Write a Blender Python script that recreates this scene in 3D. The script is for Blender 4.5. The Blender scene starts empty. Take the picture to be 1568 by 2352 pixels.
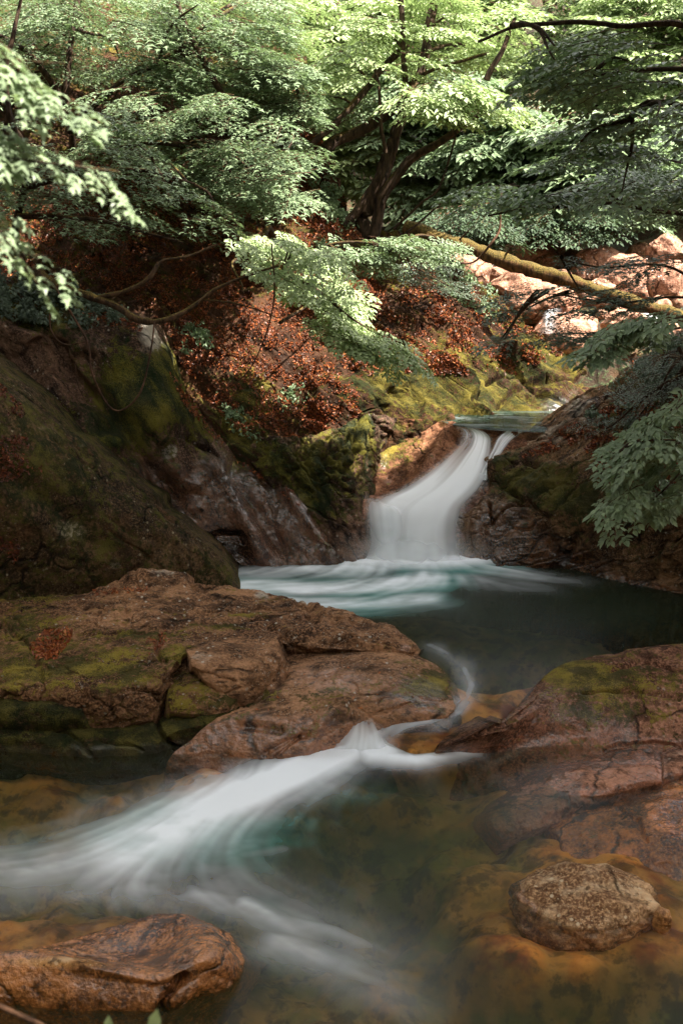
import bpy, math, random
import numpy as np
from mathutils import Vector
rng = np.random.default_rng(7)
random.seed(7)
scene = bpy.context.scene
COL = scene.collection

# ------------------------------------------------------------------ camera maths (photo grid 1568 x 2352)
CAMZ = 4.5; TH = math.radians(15.0); F = 2613.0; CX = 784.0; CY = 1176.0
ct, st = math.cos(TH), math.sin(TH)
def P(x, y, D):
    a = (x-CX)/F; b = (CY-y)/F
    dy = ct+b*st; dz = -st+b*ct
    return (a/dy*D, D, CAMZ+dz/dy*D)
def PZ(x, y, z):
    a = (x-CX)/F; b = (CY-y)/F
    dy = ct+b*st; dz = -st+b*ct
    t = (z-CAMZ)/dz
    return (a*t, dy*t, z)
def proj(V):
    V = np.asarray(V, float)
    d = V[:, 1]*ct-(V[:, 2]-CAMZ)*st
    u = V[:, 1]*st+(V[:, 2]-CAMZ)*ct
    d = np.maximum(d, 0.05)
    return CX+F*V[:, 0]/d, CY-F*u/d

# ------------------------------------------------------------------ noise
_perm = np.random.default_rng(3).permutation(256)
_perm = np.concatenate([_perm, _perm, _perm])
_g = np.random.default_rng(5).normal(size=(256, 3)); _g /= np.linalg.norm(_g, axis=1)[:, None]
def pn(p):
    i = np.floor(p).astype(np.int64); f = p-i; i &= 255
    u = f*f*f*(f*(f*6-15)+10)
    out = 0
    for dx in (0, 1):
        wx = u[:, 0] if dx else 1-u[:, 0]
        a = _perm[(i[:, 0]+dx) & 255]
        for dy in (0, 1):
            wy = u[:, 1] if dy else 1-u[:, 1]
            b = _perm[a+((i[:, 1]+dy) & 255)]
            for dz in (0, 1):
                wz = u[:, 2] if dz else 1-u[:, 2]
                g = _g[_perm[b+((i[:, 2]+dz) & 255)]]
                d = g[:, 0]*(f[:, 0]-dx)+g[:, 1]*(f[:, 1]-dy)+g[:, 2]*(f[:, 2]-dz)
                out = out+wx*wy*wz*d
    return out*1.6
def fbm(p, o=4, gain=.5):
    s = 0; a = 1; q = np.array(p, float)
    for k in range(o):
        s = s+a*pn(q); a *= gain; q = q*2.03+11.3
    return s
def sstep(a, b, x):
    t = np.clip((x-a)/(b-a), 0, 1); return t*t*(3-2*t)

# ------------------------------------------------------------------ mesh building
def mesh_np(name, V, Fq, mats, midx=None, attrs=None, smooth=True, origin=None):
    V = np.asarray(V, np.float32)
    me = bpy.data.meshes.new(name)
    if origin is not None: V = V-np.asarray(origin, np.float32)
    Fs = Fq if isinstance(Fq, list) else [Fq]
    nl = sum(f.size for f in Fs); nf = sum(len(f) for f in Fs)
    me.vertices.add(len(V)); me.vertices.foreach_set('co', V.ravel())
    me.loops.add(nl); me.polygons.add(nf)
    me.loops.foreach_set('vertex_index', np.concatenate([f.ravel() for f in Fs]).astype(np.int32))
    tot = np.concatenate([np.full(len(f), f.shape[1]) for f in Fs]).astype(np.int32)
    me.polygons.foreach_set('loop_start', np.concatenate([[0], np.cumsum(tot)[:-1]]).astype(np.int32))
    me.polygons.foreach_set('loop_total', tot)
    if midx is not None: me.polygons.foreach_set('material_index', midx.astype(np.int32))
    me.polygons.foreach_set('use_smooth', np.full(nf, smooth))
    for m in (mats if isinstance(mats, (list, tuple)) else [mats]): me.materials.append(m)
    for k, v in (attrs or {}).items():
        at = me.attributes.new(k, 'FLOAT', 'POINT'); at.data.foreach_set('value', np.asarray(v, np.float32))
    me.update(calc_edges=True)
    return me
def link(name, me, parent=None, label=None, cat=None, group=None, kind=None, loc=(0, 0, 0)):
    o = bpy.data.objects.new(name, me); COL.objects.link(o); o.location = loc
    if parent is not None: o.parent = parent
    if label: o['label'] = label
    if cat: o['category'] = cat
    if group: o['group'] = group
    if kind: o['kind'] = kind
    return o
def empty(name, loc, label, cat, group=None):
    return link(name, None, None, label, cat, group, None, loc)
def grid_faces(r, c):
    i, j = np.meshgrid(np.arange(r-1), np.arange(c-1), indexing='ij')
    a = (i*c+j).ravel()
    return np.stack([a, a+c, a+c+1, a+1], 1)
def cr(A, n):
    A = np.asarray(A, float); R = len(A)
    if R == 2:
        t = np.linspace(0, 1, n).reshape((-1,)+(1,)*(A.ndim-1)); return A[0]*(1-t)+A[1]*t
    t = np.linspace(0, R-1, n); i = np.minimum(t.astype(int), R-2); f = (t-i).reshape((-1,)+(1,)*(A.ndim-1))
    E = np.concatenate([[2*A[0]-A[1]], A, [2*A[-1]-A[-2]]])
    p0, p1, p2, p3 = E[i], E[i+1], E[i+2], E[i+3]
    return .5*((2*p1)+(-p0+p2)*f+(2*p0-5*p1+4*p2-p3)*f*f+(-p0+3*p1-3*p2+p3)*f**3)
def normals(G):
    du = np.gradient(G, axis=1); dv = np.gradient(G, axis=0)
    n = np.cross(dv, du); n /= np.linalg.norm(n, axis=2)[..., None]+1e-9
    return n
def net_pts(rows, nv, nu):
    A = np.array([[P(*p) if len(p) == 3 else PZ(*p[:3]) for p in r] for r in rows])
    return cr(np.swapaxes(cr(np.swapaxes(A, 0, 1), nu), 0, 1), nv)
def seg_dist(px, py, line):
    best = np.full(px.shape, 1e9); bt = np.zeros(px.shape); L = 0
    pts = np.asarray(line, float)[:, :2]
    lens = np.linalg.norm(np.diff(pts, axis=0), axis=1); T = lens.sum()
    for k in range(len(pts)-1):
        a, b = pts[k], pts[k+1]; d = b-a
        t = np.clip(((px-a[0])*d[0]+(py-a[1])*d[1])/(d@d+1e-9), 0, 1)
        q = np.hypot(px-a[0]-t*d[0], py-a[1]-t*d[1])
        m = q < best; best = np.where(m, q, best); bt = np.where(m, (L+t*lens[k])/T, bt)
        L += lens[k]
    return best, bt
def blobs(px, py, L, base=0.):
    v = np.full(px.shape, float(base))
    for (x, y, rx, ry, a) in L:
        v = v+a*np.exp(-(((px-x)/rx)**2+((py-y)/ry)**2))
    return v
NETS = {}
def rocknet(name, rows, nv, nu, mat, label=None, cat='rock', group=None, kind=None, disp=(), strata=None, cracks=(),
            bumps=(), ridge=(), moss=(), moss0=0., wet=(), wet0=0., pale=(), pale0=0., skirt=(1.0, -.6, .4, -1.2), side=.8, key=None, parent=None, post=None, wl=None, ext=(0, 0, 0)):
    G = net_pts(rows, nv, nu)
    N = normals(G)
    Pp = G.reshape(-1, 3)
    px, py = proj(Pp)
    d = np.zeros(len(Pp))
    for (amp, fr, o) in disp: d += amp*fbm(Pp*fr+7.7, o)
    for (amp, fr, wd) in ridge:
        q_ = fbm(Pp*fr+3.1, 3); d -= amp*np.exp(-(q_/wd)**2)*np.clip(.5+1.5*pn(Pp*fr*.7+50), 0, 1)
    if strata:
        for (nx, ny, nz, fr, amp) in strata:
            s = (Pp@np.array([nx, ny, nz]))*fr+.6*fbm(Pp*1.1, 3)
            f = s-np.floor(s)
            m = .4+.9*np.clip(fbm(Pp*.7+31, 2)+.3, 0, 1)
            d += amp*m*(f**2*1.2-.5-1.7*np.exp(-((f-.96)/.05)**2))
    for (pts, w, a) in bumps:      # ridges (+) / grooves (-) along a line
        q, t = seg_dist(px, py, pts); d += a*np.exp(-(q/w)**2)
    wob = 5*pn(np.stack([px*.03, py*.03, px*0], 1))
    for (pts, w, a) in cracks:
        q, t = seg_dist(px+wob, py-wob, pts)
        ww = w*(.5+.9*np.clip(pn(np.stack([px*.02, py*.02, px*0+3], 1))+.5, 0, 1.3))
        d -= a*np.exp(-(q/ww)**2)
    Pp = Pp+N.reshape(-1, 3)*d[:, None]
    if post is not None: Pp = post(Pp, px, py)
    G = Pp.reshape(G.shape)
    at = dict(moss=moss0+blobs(px, py, moss), wet=wet0+blobs(px, py, wet), pale=pale0+blobs(px, py, pale))
    if wl is not None: at['wet'] = np.clip(at['wet'], -.3, 2)+1.3*np.exp(-np.maximum(Pp[:, 2]-wl-.02*pn(Pp*6), 0)/.055)
    NETS[key or name] = (G, normals(G))
    # thickness: continue the sheet back and down on every side
    def padrow(G, o1, o2):
        top = G[:1]+np.array([0, o1[0], o1[1]])*.5; top2 = G[:1]+np.array([0, o1[0], o1[1]*2.2])
        bot = G[-1:]+np.array([0, o2[0], o2[1]])
        return np.concatenate([top2, top, G, bot])
    G = padrow(G, skirt[:2], skirt[2:])
    NE = 14
    def wing(E, dx, rise):      # the rock carries on beyond the edge of the view
        out = []
        for q in range(1, NE+1):
            t_ = q/NE; W = E+np.array([dx*t_, .3*t_, rise*t_])
            W = W+.16*min(1, 3*t_)*fbm(W.reshape(-1, 3)*.9, 4).reshape(W.shape[:2])[..., None]*np.array([0, -.6, 1]); out.append(W)
        return out
    L_ = wing(G[:, :1], -ext[0], ext[2]) if ext[0] else []
    R_ = wing(G[:, -1:], ext[1], ext[2]) if ext[1] else []
    el = L_[-1] if L_ else G[:, :1]; er = R_[-1] if R_ else G[:, -1:]
    nl_, nr_ = len(L_)+1, len(R_)+1
    G = np.concatenate([el+np.array([-.1, side, -.3])]+L_[::-1]+[G]+R_+[er+np.array([.1, side, -.3])], 1)
    for k in at:
        a = at[k].reshape(nv, nu); a = np.pad(a, ((2, 1), (nl_, nr_)), mode='edge'); at[k] = a.ravel()
    R, C_ = G.shape[:2]
    V = G.reshape(-1, 3)
    org = (float(V[:, 0].mean()), float(V[:, 1].mean()), float(V[:, 2].min())) if kind is None else (0, 0, 0)
    me = mesh_np(name, V, grid_faces(R, C_), mat, attrs=at, origin=org)
    return link(name, me, parent, label, cat if parent is None and kind is None else None, group, kind, org)
_ico = {}
def ico(s):
    if s not in _ico:
        import bmesh
        bm = bmesh.new(); bmesh.ops.create_icosphere(bm, subdivisions=s, radius=1)
        V = np.array([v.co[:] for v in bm.verts]); Fc = np.array([[v.index for v in f.verts] for f in bm.faces]); bm.free()
        _ico[s] = (V, Fc)
    return _ico[s]
def boulder(name, c, dims, seed, mat, label, group=None, cuts=9, sub=5, rough=.05, rot=0, moss0=0, wet0=0, pale0=0, cut=(.62, .92), name_cat='boulder', bumpf=None, mossb=(), wetb=(), paleb=(), wl=None):
    r = np.random.default_rng(seed)
    V, Fc = ico(sub); V = V.copy()
    for k in range(cuts):
        n = r.normal(size=3); n[2] = n[2]*.6+.15; n /= np.linalg.norm(n)
        h = r.uniform(*cut)
        e = V@n-h
        V = V-np.outer(np.where(e > 0, e-.04*np.sqrt(np.maximum(e, 0)), 0), n)
    V = V*(1+rough*2.2*fbm(V*1.3+seed, 3)[:, None])
    V = V*(1+rough*fbm(V*4+seed*1.7, 4)[:, None])
    V = V*np.array(dims)
    cs, sn = math.cos(rot), math.sin(rot)
    V = V@np.array([[cs, sn, 0], [-sn, cs, 0], [0, 0, 1]])
    W = V+np.array(c)
    px, py = proj(W)
    if bumpf is not None: W = bumpf(W, px, py); V = W-np.array(c)
    at = dict(moss=moss0+blobs(px, py, mossb), wet=wet0+blobs(px, py, wetb), pale=pale0+blobs(px, py, paleb))
    if wl is not None: at['wet'] = at['wet']+1.7*np.exp(-np.maximum(W[:, 2]-wl, 0)/.05)
    o = (c[0], c[1], c[2]-dims[2]*.9)
    me = mesh_np(name, V+np.array([0, 0, dims[2]*.9]), Fc, mat, attrs=at)
    return link(name, me, None, label, name_cat, group, None, o)
def tube_mesh(paths, sides=8, rough=0., closed=True):
    """paths: list of (pts Nx3, radii N). returns V,F"""
    Vs = []; Fs = []; off = 0
    for pts, rad in paths:
        pts = np.asarray(pts, float); rad = np.asarray(rad, float)
        t = np.gradient(pts, axis=0); t /= np.linalg.norm(t, axis=1)[:, None]+1e-9
        up = np.array([.3, .1, 1.]); a = np.cross(t, up); a /= np.linalg.norm(a, axis=1)[:, None]+1e-9
        b = np.cross(t, a)
        th = np.linspace(0, 2*math.pi, sides, endpoint=False)
        R = rad[:, None]
        ring = pts[:, None]+(a[:, None]*np.cos(th)[None, :, None]+b[:, None]*np.sin(th)[None, :, None])*R[..., None]
        if rough:
            rr = ring.reshape(-1, 3); n = fbm(rr*np.array([5, 5, 2.]), 3).reshape(ring.shape[:2])
            ring = pts[:, None]+(ring-pts[:, None])*(1+rough*n)[..., None]
        n = len(pts); V = ring.reshape(-1, 3)
        i, j = np.meshgrid(np.arange(n-1), np.arange(sides), indexing='ij')
        A = (i*sides+j).ravel(); B = (i*sides+(j+1) % sides).ravel()
        Fq = np.stack([A, B, B+sides, A+sides], 1)+off
        Vs.append(V); Fs.append(Fq); off += len(V)
    return np.concatenate(Vs), np.concatenate(Fs)
def path(pts, n=24, r0=.1, r1=.02, wob=.02, world=False, pw=1.0):
    A = np.array(pts if world else [P(*p) for p in pts], float)
    C_ = cr(A, n)
    if wob: C_ = C_+wob*np.stack([pn(C_*1.7+k*9) for k in range(3)], 1)
    t = np.linspace(0, 1, n)**pw
    return C_, r0*(1-t)+r1*t

# ------------------------------------------------------------------ materials
class NT:
    def __init__(s, name):
        s.m = bpy.data.materials.new(name); s.m.use_nodes = True; s.t = s.m.node_tree; s.t.nodes.clear()
        s.out = s.n('ShaderNodeOutputMaterial')
        s.geo = s.n('ShaderNodeNewGeometry')
    def n(s, ty, **k):
        x = s.t.nodes.new(ty)
        for a, v in k.items(): setattr(x, a, v)
        return x
    def put(s, sock, v):
        if hasattr(v, 'is_linked') or isinstance(v, bpy.types.NodeSocket): s.t.links.new(v, sock)
        elif isinstance(v, (tuple, list)) and len(v) == 3 and sock.type == 'RGBA': sock.default_value = (*v, 1)
        else: sock.default_value = v
    def math(s, op, a, b=0., c=None, clamp=False):
        x = s.n('ShaderNodeMath', operation=op, use_clamp=clamp); s.put(x.inputs[0], a); s.put(x.inputs[1], b)
        if c is not None: s.put(x.inputs[2], c)
        return x.outputs[0]
    def mix(s, f, a, b, bt='MIX'):
        x = s.n('ShaderNodeMix', data_type='RGBA', blend_type=bt); x.clamp_factor = True
        s.put(x.inputs[0], f); s.put(x.inputs[6], a); s.put(x.inputs[7], b); return x.outputs[2]
    def attr(s, name): return s.n('ShaderNodeAttribute', attribute_name=name).outputs['Fac']
    def scale(s, v):
        x = s.n('ShaderNodeVectorMath', operation='MULTIPLY'); s.put(x.inputs[0], s.geo.outputs['Position']); x.inputs[1].default_value = v
        return x.outputs[0]
    def noise(s, sc, det=4, rough=.55, vec=None, dist=0.):
        x = s.n('ShaderNodeTexNoise'); x.inputs['Scale'].default_value = sc; x.inputs['Detail'].default_value = det
        x.inputs['Roughness'].default_value = rough; x.inputs['Distortion'].default_value = dist
        s.put(x.inputs['Vector'], vec if vec is not None else s.geo.outputs['Position']); return x.outputs['Fac']
    def vor(s, sc, vec=None, feat='F1'):
        x = s.n('ShaderNodeTexVoronoi', feature=feat); x.inputs['Scale'].default_value = sc
        s.put(x.inputs['Vector'], vec if vec is not None else s.geo.outputs['Position']); return x.outputs['Distance']
    def map(s, v, a, b, c=0., d=1., smooth=True):
        x = s.n('ShaderNodeMapRange'); x.interpolation_type = 'SMOOTHSTEP' if smooth else 'LINEAR'
        s.put(x.inputs[0], v); s.put(x.inputs[1], a); s.put(x.inputs[2], b); s.put(x.inputs[3], c); s.put(x.inputs[4], d)
        return x.outputs[0]
    def bump(s, h, strength=.5, dist=.02, nrm=None):
        x = s.n('ShaderNodeBump'); x.inputs['Strength'].default_value = strength; x.inputs['Distance'].default_value = dist
        s.put(x.inputs['Height'], h)
        if nrm is not None: s.put(x.inputs['Normal'], nrm)
        return x.outputs[0]
    def bsdf(s, col, rough=.6, nrm=None, spec=.4, **k):
        x = s.n('ShaderNodeBsdfPrincipled'); s.put(x.inputs['Base Color'], col); s.put(x.inputs['Roughness'], rough)
        s.put(x.inputs['Specular IOR Level'], spec)
        if nrm is not None: s.put(x.inputs['Normal'], nrm)
        for a, v in k.items(): s.put(x.inputs[a.replace('_', ' ')], v)
        return x.outputs[0]
    def mixs(s, f, a, b):
        x = s.n('ShaderNodeMixShader'); s.put(x.inputs[0], f); s.put(x.inputs[1], a); s.put(x.inputs[2], b); return x.outputs[0]
    def end(s, sh): s.t.links.new(sh, s.out.inputs[0]); return s.m

def rockmat(name, dark, lightc, mossA=(.045, .048, .012), mossB=(.27, .215, .035), lich=(.42, .38, .32), lichen=.5, aniso=None, dirv=None, strk=.22, stain=.7, crk=1.1, tint=(.10, .045, .02)):
    t = NT(name)
    v = t.scale(aniso) if aniso else t.geo.outputs['Position']
    if dirv:
        dv = Vector(dirv).normalized()
        dt = t.n('ShaderNodeVectorMath', operation='DOT_PRODUCT'); t.put(dt.inputs[0], v); dt.inputs[1].default_value = dv
        ms = t.n('ShaderNodeVectorMath', operation='SCALE'); ms.inputs[0].default_value = dv; t.put(ms.inputs['Scale'], t.math('MULTIPLY', dt.outputs['Value'], -(1-strk)))
        ad = t.n('ShaderNodeVectorMath', operation='ADD'); t.put(ad.inputs[0], v); t.put(ad.inputs[1], ms.outputs[0]); v = ad.outputs[0]
    n1 = t.noise(1.1, 5, .6, v); n2 = t.noise(6.5, 7, .62, v); n3 = t.noise(45, 4, .6)
    a = t.math('ADD', t.math('MULTIPLY', n1, .6), t.math('MULTIPLY', n2, .55))
    base = t.mix(t.map(a, .47, .69), dark, lightc)
    base = t.mix(t.map(t.noise(2.3, 5, .6, v), .5, .72, 0, .75), base, tint)
    base = t.mix(t.map(n3, .42, .68, 0, .5), base, tuple(min(1, c*1.45) for c in lightc))
    pale = t.attr('pale')
    base = t.mix(t.math('MULTIPLY', t.map(t.math('ADD', pale, t.math('MULTIPLY', t.math('SUBTRACT', n2, .5), 1.3)), .3, .75), .8), base, lich)
    dk = t.map(t.noise(17, 5, .65, v), .52, .66, 0, .75)
    base = t.mix(dk, base, tuple(c*.35 for c in dark))
    base = t.mix(t.map(t.noise(3.4, 7, .68, v), .50, .64, 0, stain), base, tuple(c*.45 for c in dark))
    # lichen specks
    vo = t.vor(13, t.n('ShaderNodeVectorMath', operation='ADD').outputs[0]) if False else t.vor(12)
    sp = t.math('MULTIPLY', t.map(vo, .11, .22, 1, 0), t.map(t.noise(2.6, 3), .45, .58))
    vo2 = t.vor(38); sp2 = t.math('MULTIPLY', t.map(vo2, .12, .24, 1, 0), t.map(t.noise(4.1, 3), .45, .58))
    sp = t.math('MAXIMUM', sp, t.math('MULTIPLY', sp2, .8))
    # hairline fractures
    nz_ = t.n('ShaderNodeTexNoise'); nz_.inputs['Scale'].default_value = 2.2; nz_.inputs['Detail'].default_value = 4; t.put(nz_.inputs['Vector'], v)
    sb = t.n('ShaderNodeVectorMath', operation='MULTIPLY_ADD'); t.put(sb.inputs[0], nz_.outputs['Color']); sb.inputs[1].default_value = (.7, .7, .7); t.put(sb.inputs[2], v)
    ve = t.vor(crk, sb.outputs[0], 'DISTANCE_TO_EDGE')
    ln = t.math('MULTIPLY', t.map(ve, .0, .035, 1, 0), t.map(t.noise(1.5, 3), .44, .56))
    base = t.mix(t.math('MULTIPLY', ln, .85), base, tuple(c*.2 for c in dark))
    wet = t.attr('wet')
    wetf = t.map(t.math('ADD', wet, t.math('MULTIPLY', t.math('SUBTRACT', n2, .5), .7)), .25, .75)
    dry = t.math('SUBTRACT', 1., wetf)
    base = t.mix(t.math('MULTIPLY', t.math('MULTIPLY', sp, lichen), t.math('ADD', .25, t.math('MULTIPLY', dry, .75))), base, lich)
    # moss
    n4 = t.noise(90, 3, .6)
    nz = t.n('ShaderNodeSeparateXYZ'); t.put(nz.inputs[0], t.geo.outputs['Normal'])
    mf = t.math('ADD', t.attr('moss'), t.math('MULTIPLY', t.math('SUBTRACT', n2, .5), 1.5))
    mf = t.math('ADD', mf, t.math('MULTIPLY', t.math('SUBTRACT', n1, .5), .8))
    mf = t.math('ADD', mf, t.math('MULTIPLY', t.math('SUBTRACT', n4, .5), .9))
    mf = t.math('ADD', mf, t.math('MULTIPLY', t.math('SUBTRACT', t.noise(22, 4, .6), .5), 1.2))
    mf = t.math('ADD', mf, t.math('MULTIPLY', nz.outputs[2], .12))
    mf = t.map(mf, .22, .46)
    mcol = t.mix(t.map(t.math('ADD', t.math('MULTIPLY', t.noise(4.1, 5, .6, v), .65), t.math('MULTIPLY', n4, .35)), .44, .60), mossA, mossB)
    base2 = t.mix(t.math('MULTIPLY', wetf, .62), base, t.mix(1., base, (.74, .43, .25), 'MULTIPLY'))
    col = t.mix(t.math('MULTIPLY', mf, .88), base2, mcol)
    rough = t.math('ADD', t.map(wetf, 0, 1, .8, .2, False), t.math('MULTIPLY', mf, .3), clamp=True)
    h = t.math('ADD', t.math('MULTIPLY', n2, 1.), t.math('MULTIPLY', n3, .35))
    h = t.math('ADD', h, t.math('MULTIPLY', t.math('MULTIPLY', n4, mf), .5))
    h = t.math('SUBTRACT', h, t.math('MULTIPLY', ln, .6))
    nr = t.bump(h, .8, .055)
    nr2 = t.bump(t.math('ADD', n2, t.math('MULTIPLY', n3, .12)), .45, .04)
    cw = t.math('MULTIPLY', t.math('MULTIPLY', wetf, .9), t.math('SUBTRACT', 1., t.math('MULTIPLY', mf, .6)))
    return t.end(t.bsdf(col, rough, nr, t.map(wetf, 0, 1, .14, .5, False), Coat_Weight=cw, Coat_Roughness=.13, Coat_Normal=nr2))

def leafmat(name, c1, c2, c3, trans=.35, rough=.45):
    t = NT(name)
    cv = t.attr('cv')
    col = t.mix(t.map(cv, 0, .6, 0, 1, False), c1, c2); col = t.mix(t.map(cv, .6, 1, 0, 1, False), col, c3)
    p = t.bsdf(col, rough, spec=.35)
    tr = t.n('ShaderNodeBsdfTranslucent'); t.put(tr.inputs[0], t.mix(1., col, (1.1, 1.2, .85), 'MULTIPLY'))
    return t.end(t.mixs(trans, p, tr.outputs[0]))
def littermat(name):
    t = NT(name)
    x = t.n('ShaderNodeValToRGB'); t.put(x.inputs[0], t.attr('cv'))
    e = x.color_ramp.elements; e[0].color = (.035, .012, .006, 1); e[1].color = (.50, .24, .09, 1)
    for p_, c in ((.3, (.11, .028, .010, 1)), (.6, (.25, .062, .016, 1)), (.85, (.40, .13, .035, 1))):
        q = x.color_ramp.elements.new(p_); q.color = c
    return t.end(t.bsdf(x.outputs[0], .5, spec=.4))
def barkmat(name, a, b, moss=.3):
    t = NT(name)
    v = t.scale((1, 1, .25)); n = t.noise(22, 6, .65, v); n2 = t.noise(3, 4)
    nz = t.n('ShaderNodeSeparateXYZ'); t.put(nz.inputs[0], t.geo.outputs['Normal'])
    col = t.mix(t.map(n, .35, .65), a, b)
    n4 = t.noise(60, 3)
    m = t.math('ADD', t.math('MULTIPLY', nz.outputs[2], .35), t.math('ADD', t.math('MULTIPLY', n2, .8), t.math('MULTIPLY', n4, .3)))
    mf = t.map(m, .85-moss, 1.05-moss)
    col = t.mix(mf, col, t.mix(t.map(n4, .35, .65), (.035, .03, .01), (.15, .10, .022)))
    return t.end(t.bsdf(col, .85, t.bump(t.math('ADD', n, t.math('MULTIPLY', n4, .4)), .8, .03), .2))
SUN_EL, SUN_AZ, SKY, SUNE, EXPO = 58, 112, .15, 3.6, 2.65
SHADE_CANOPY = [  # trees added out of view to keep sun and skylight off rock and water
 ('tall tree by the camera on the right bank, shading the lower pool, out of view', (9, 3, 1), (5.0, 6.4, 9.2), (4.5, 4.1), 900, 1),
 ('tall tree shading the gorge wall and dark boulder, out of view', (-8.5, 13, 5), (-.5, 11.0, 9.4), (2.1, 2.2), 90, 2),
 ('tall tree on the right bank shading the falls, out of view', (9.5, 12, 3), (7.0, 11.2, 9.3), (2.1, 1.6), 100, 3),
 ('tall tree beside the right rock mass, out of view', (11, 9, 3), (9.2, 10.6, 9.0), (2.6, 2.4), 80, 4),
 ('tall tree behind the camera, out of view', (3, -6, 2), (0, -3.0, 8.2), (6.0, 3.8), 330, 6),
 ('tall tree left of the camera, out of view', (-9, 3, 2), (-6.6, 4, 8.0), (3.4, 4.4), 220, 7), ('low tree left of the dark boulder, out of view', (-8, 10, 3), (-5.6, 10.3, 7.8), (2.2, 2.6), 110, 8),
 ('low tree beyond the right shelf, out of view', (9, 7.5, 2), (6.2, 9.3, 7.6), (2.0, 2.6), 110, 9),
 ('slender tree shading the foot of the gorge wall, out of view', (7.5, 9, 2), (2.1, 10.1, 9.3), (1.9, 1.5), 130, 10),
 ('leafy tree high over the left rock wall, out of view', (-9, 14, 5), (-4.6, 13.0, 8.9), (2.0, 1.8), 80, 11),
]
# ================================================================== ROCK, WATER
M_slab = rockmat('slab_rock', (.042, .020, .010), (.36, .19, .10), lichen=.9, dirv=(1, .25, -.1), strk=.55)
M_bankr = rockmat('right_bank_rock', (.026, .014, .008), (.25, .14, .07), mossA=(.016, .028, .010), mossB=(.10, .09, .02), lichen=.5, dirv=(.8, .3, .45), strk=.3)
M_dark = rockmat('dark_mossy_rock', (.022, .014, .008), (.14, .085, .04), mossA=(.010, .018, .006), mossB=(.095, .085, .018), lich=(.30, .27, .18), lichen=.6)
M_wall = rockmat('wall_rock', (.030, .017, .012), (.20, .115, .075), mossA=(.012, .026, .010), mossB=(.145, .13, .02), lichen=.5, dirv=(.5, -.1, -.85), strk=.4)
M_hill = rockmat('hillside_rock', (.028, .012, .006), (.075, .032, .014), mossA=(.018, .026, .008), mossB=(.145, .12, .022), lichen=.12, dirv=(.78, -.1, -.6))
M_pink = rockmat('pink_rock', (.075, .030, .016), (.44, .22, .14), lichen=.5)
M_boulder = rockmat('speckled_boulder', (.06, .020, .007), (.50, .26, .10), lich=(.55, .44, .30), lichen=1.)
M_tan = rockmat('tan_boulder', (.13, .060, .028), (.58, .37, .20), lich=(.55, .44, .30), lichen=1., stain=.15)
M_amber = rockmat('amber_rock', (.10, .032, .008), (.58, .25, .065), lichen=.15)
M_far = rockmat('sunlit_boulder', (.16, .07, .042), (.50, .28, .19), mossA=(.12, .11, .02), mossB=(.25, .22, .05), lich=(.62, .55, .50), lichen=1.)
M_brown = rockmat('brown_chute', (.05, .018, .008), (.27, .125, .068), lichen=.1, tint=(.13, .055, .025))

def bedmat():
    t = NT('stream_bed')
    n = t.noise(1.6, 5, .6); n2 = t.noise(9, 5, .6)
    v = t.vor(4.2)
    nz = t.n('ShaderNodeSeparateXYZ'); t.put(nz.inputs[0], t.geo.outputs['Position'])
    sh = t.map(t.math('ADD', nz.outputs[2], t.math('MULTIPLY', t.math('SUBTRACT', n, .5), .9)), -.55, -.08)
    c = t.mix(sh, (.19, .165, .035), t.mix(t.map(t.noise(2.7, 5, .6), .4, .6), (.20, .06, .018), (.62, .25, .05)))
    c = t.mix(t.map(t.noise(3.5, 4, .5), .42, .62, 0, .6), c, (.50, .27, .08))
    c = t.mix(t.map(n2, .48, .36, 0, .3), c, (.05, .026, .010))
    c = t.mix(t.map(t.noise(5, 6, .65), .5, .62, 0, .7), c, (.05, .035, .012))
    c = t.mix(t.map(v, .0, .2, .5, 0), c, (.03, .03, .01))
    return t.end(t.bsdf(c, .6, t.bump(n2, .15, .03), .1))
M_bed = bedmat()
def groundmat():
    t = NT('forest_floor')
    n = t.noise(1.2, 6, .65); n2 = t.noise(14, 6, .7)
    c = t.mix(t.map(n, .35, .65), (.022, .014, .008), (.075, .038, .014))
    c = t.mix(t.map(n2, .48, .62), c, (.06, .085, .03))
    return t.end(t.bsdf(c, .85, t.bump(n2, .8, .12)))
M_ground = groundmat()

# ---- great sheet of ground under everything
gx = np.linspace(-160, 160, 90); gy = np.linspace(-120, 260, 100)
X, Y = np.meshgrid(gx, gy); Z = -1.6+.35*pn(np.stack([X.ravel()*.05, Y.ravel()*.05, X.ravel()*0], 1)).reshape(X.shape)
far = sstep(34, 120, np.hypot(X, Y-8)); Z = Z+far*38+15*np.maximum(np.maximum(sstep(9.5, 26, np.abs(X-.5)), sstep(6.5, 15, np.abs(X-.5))*(1-sstep(12, 20, Y))), sstep(1.5, 9, -Y))  # sides and rear raised into unseen banks, added to block low light
link('ground', mesh_np('ground', np.stack([X, Y, Z], 2).reshape(-1, 3), grid_faces(100, 90)[:, ::-1], M_ground), kind='structure')

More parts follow.
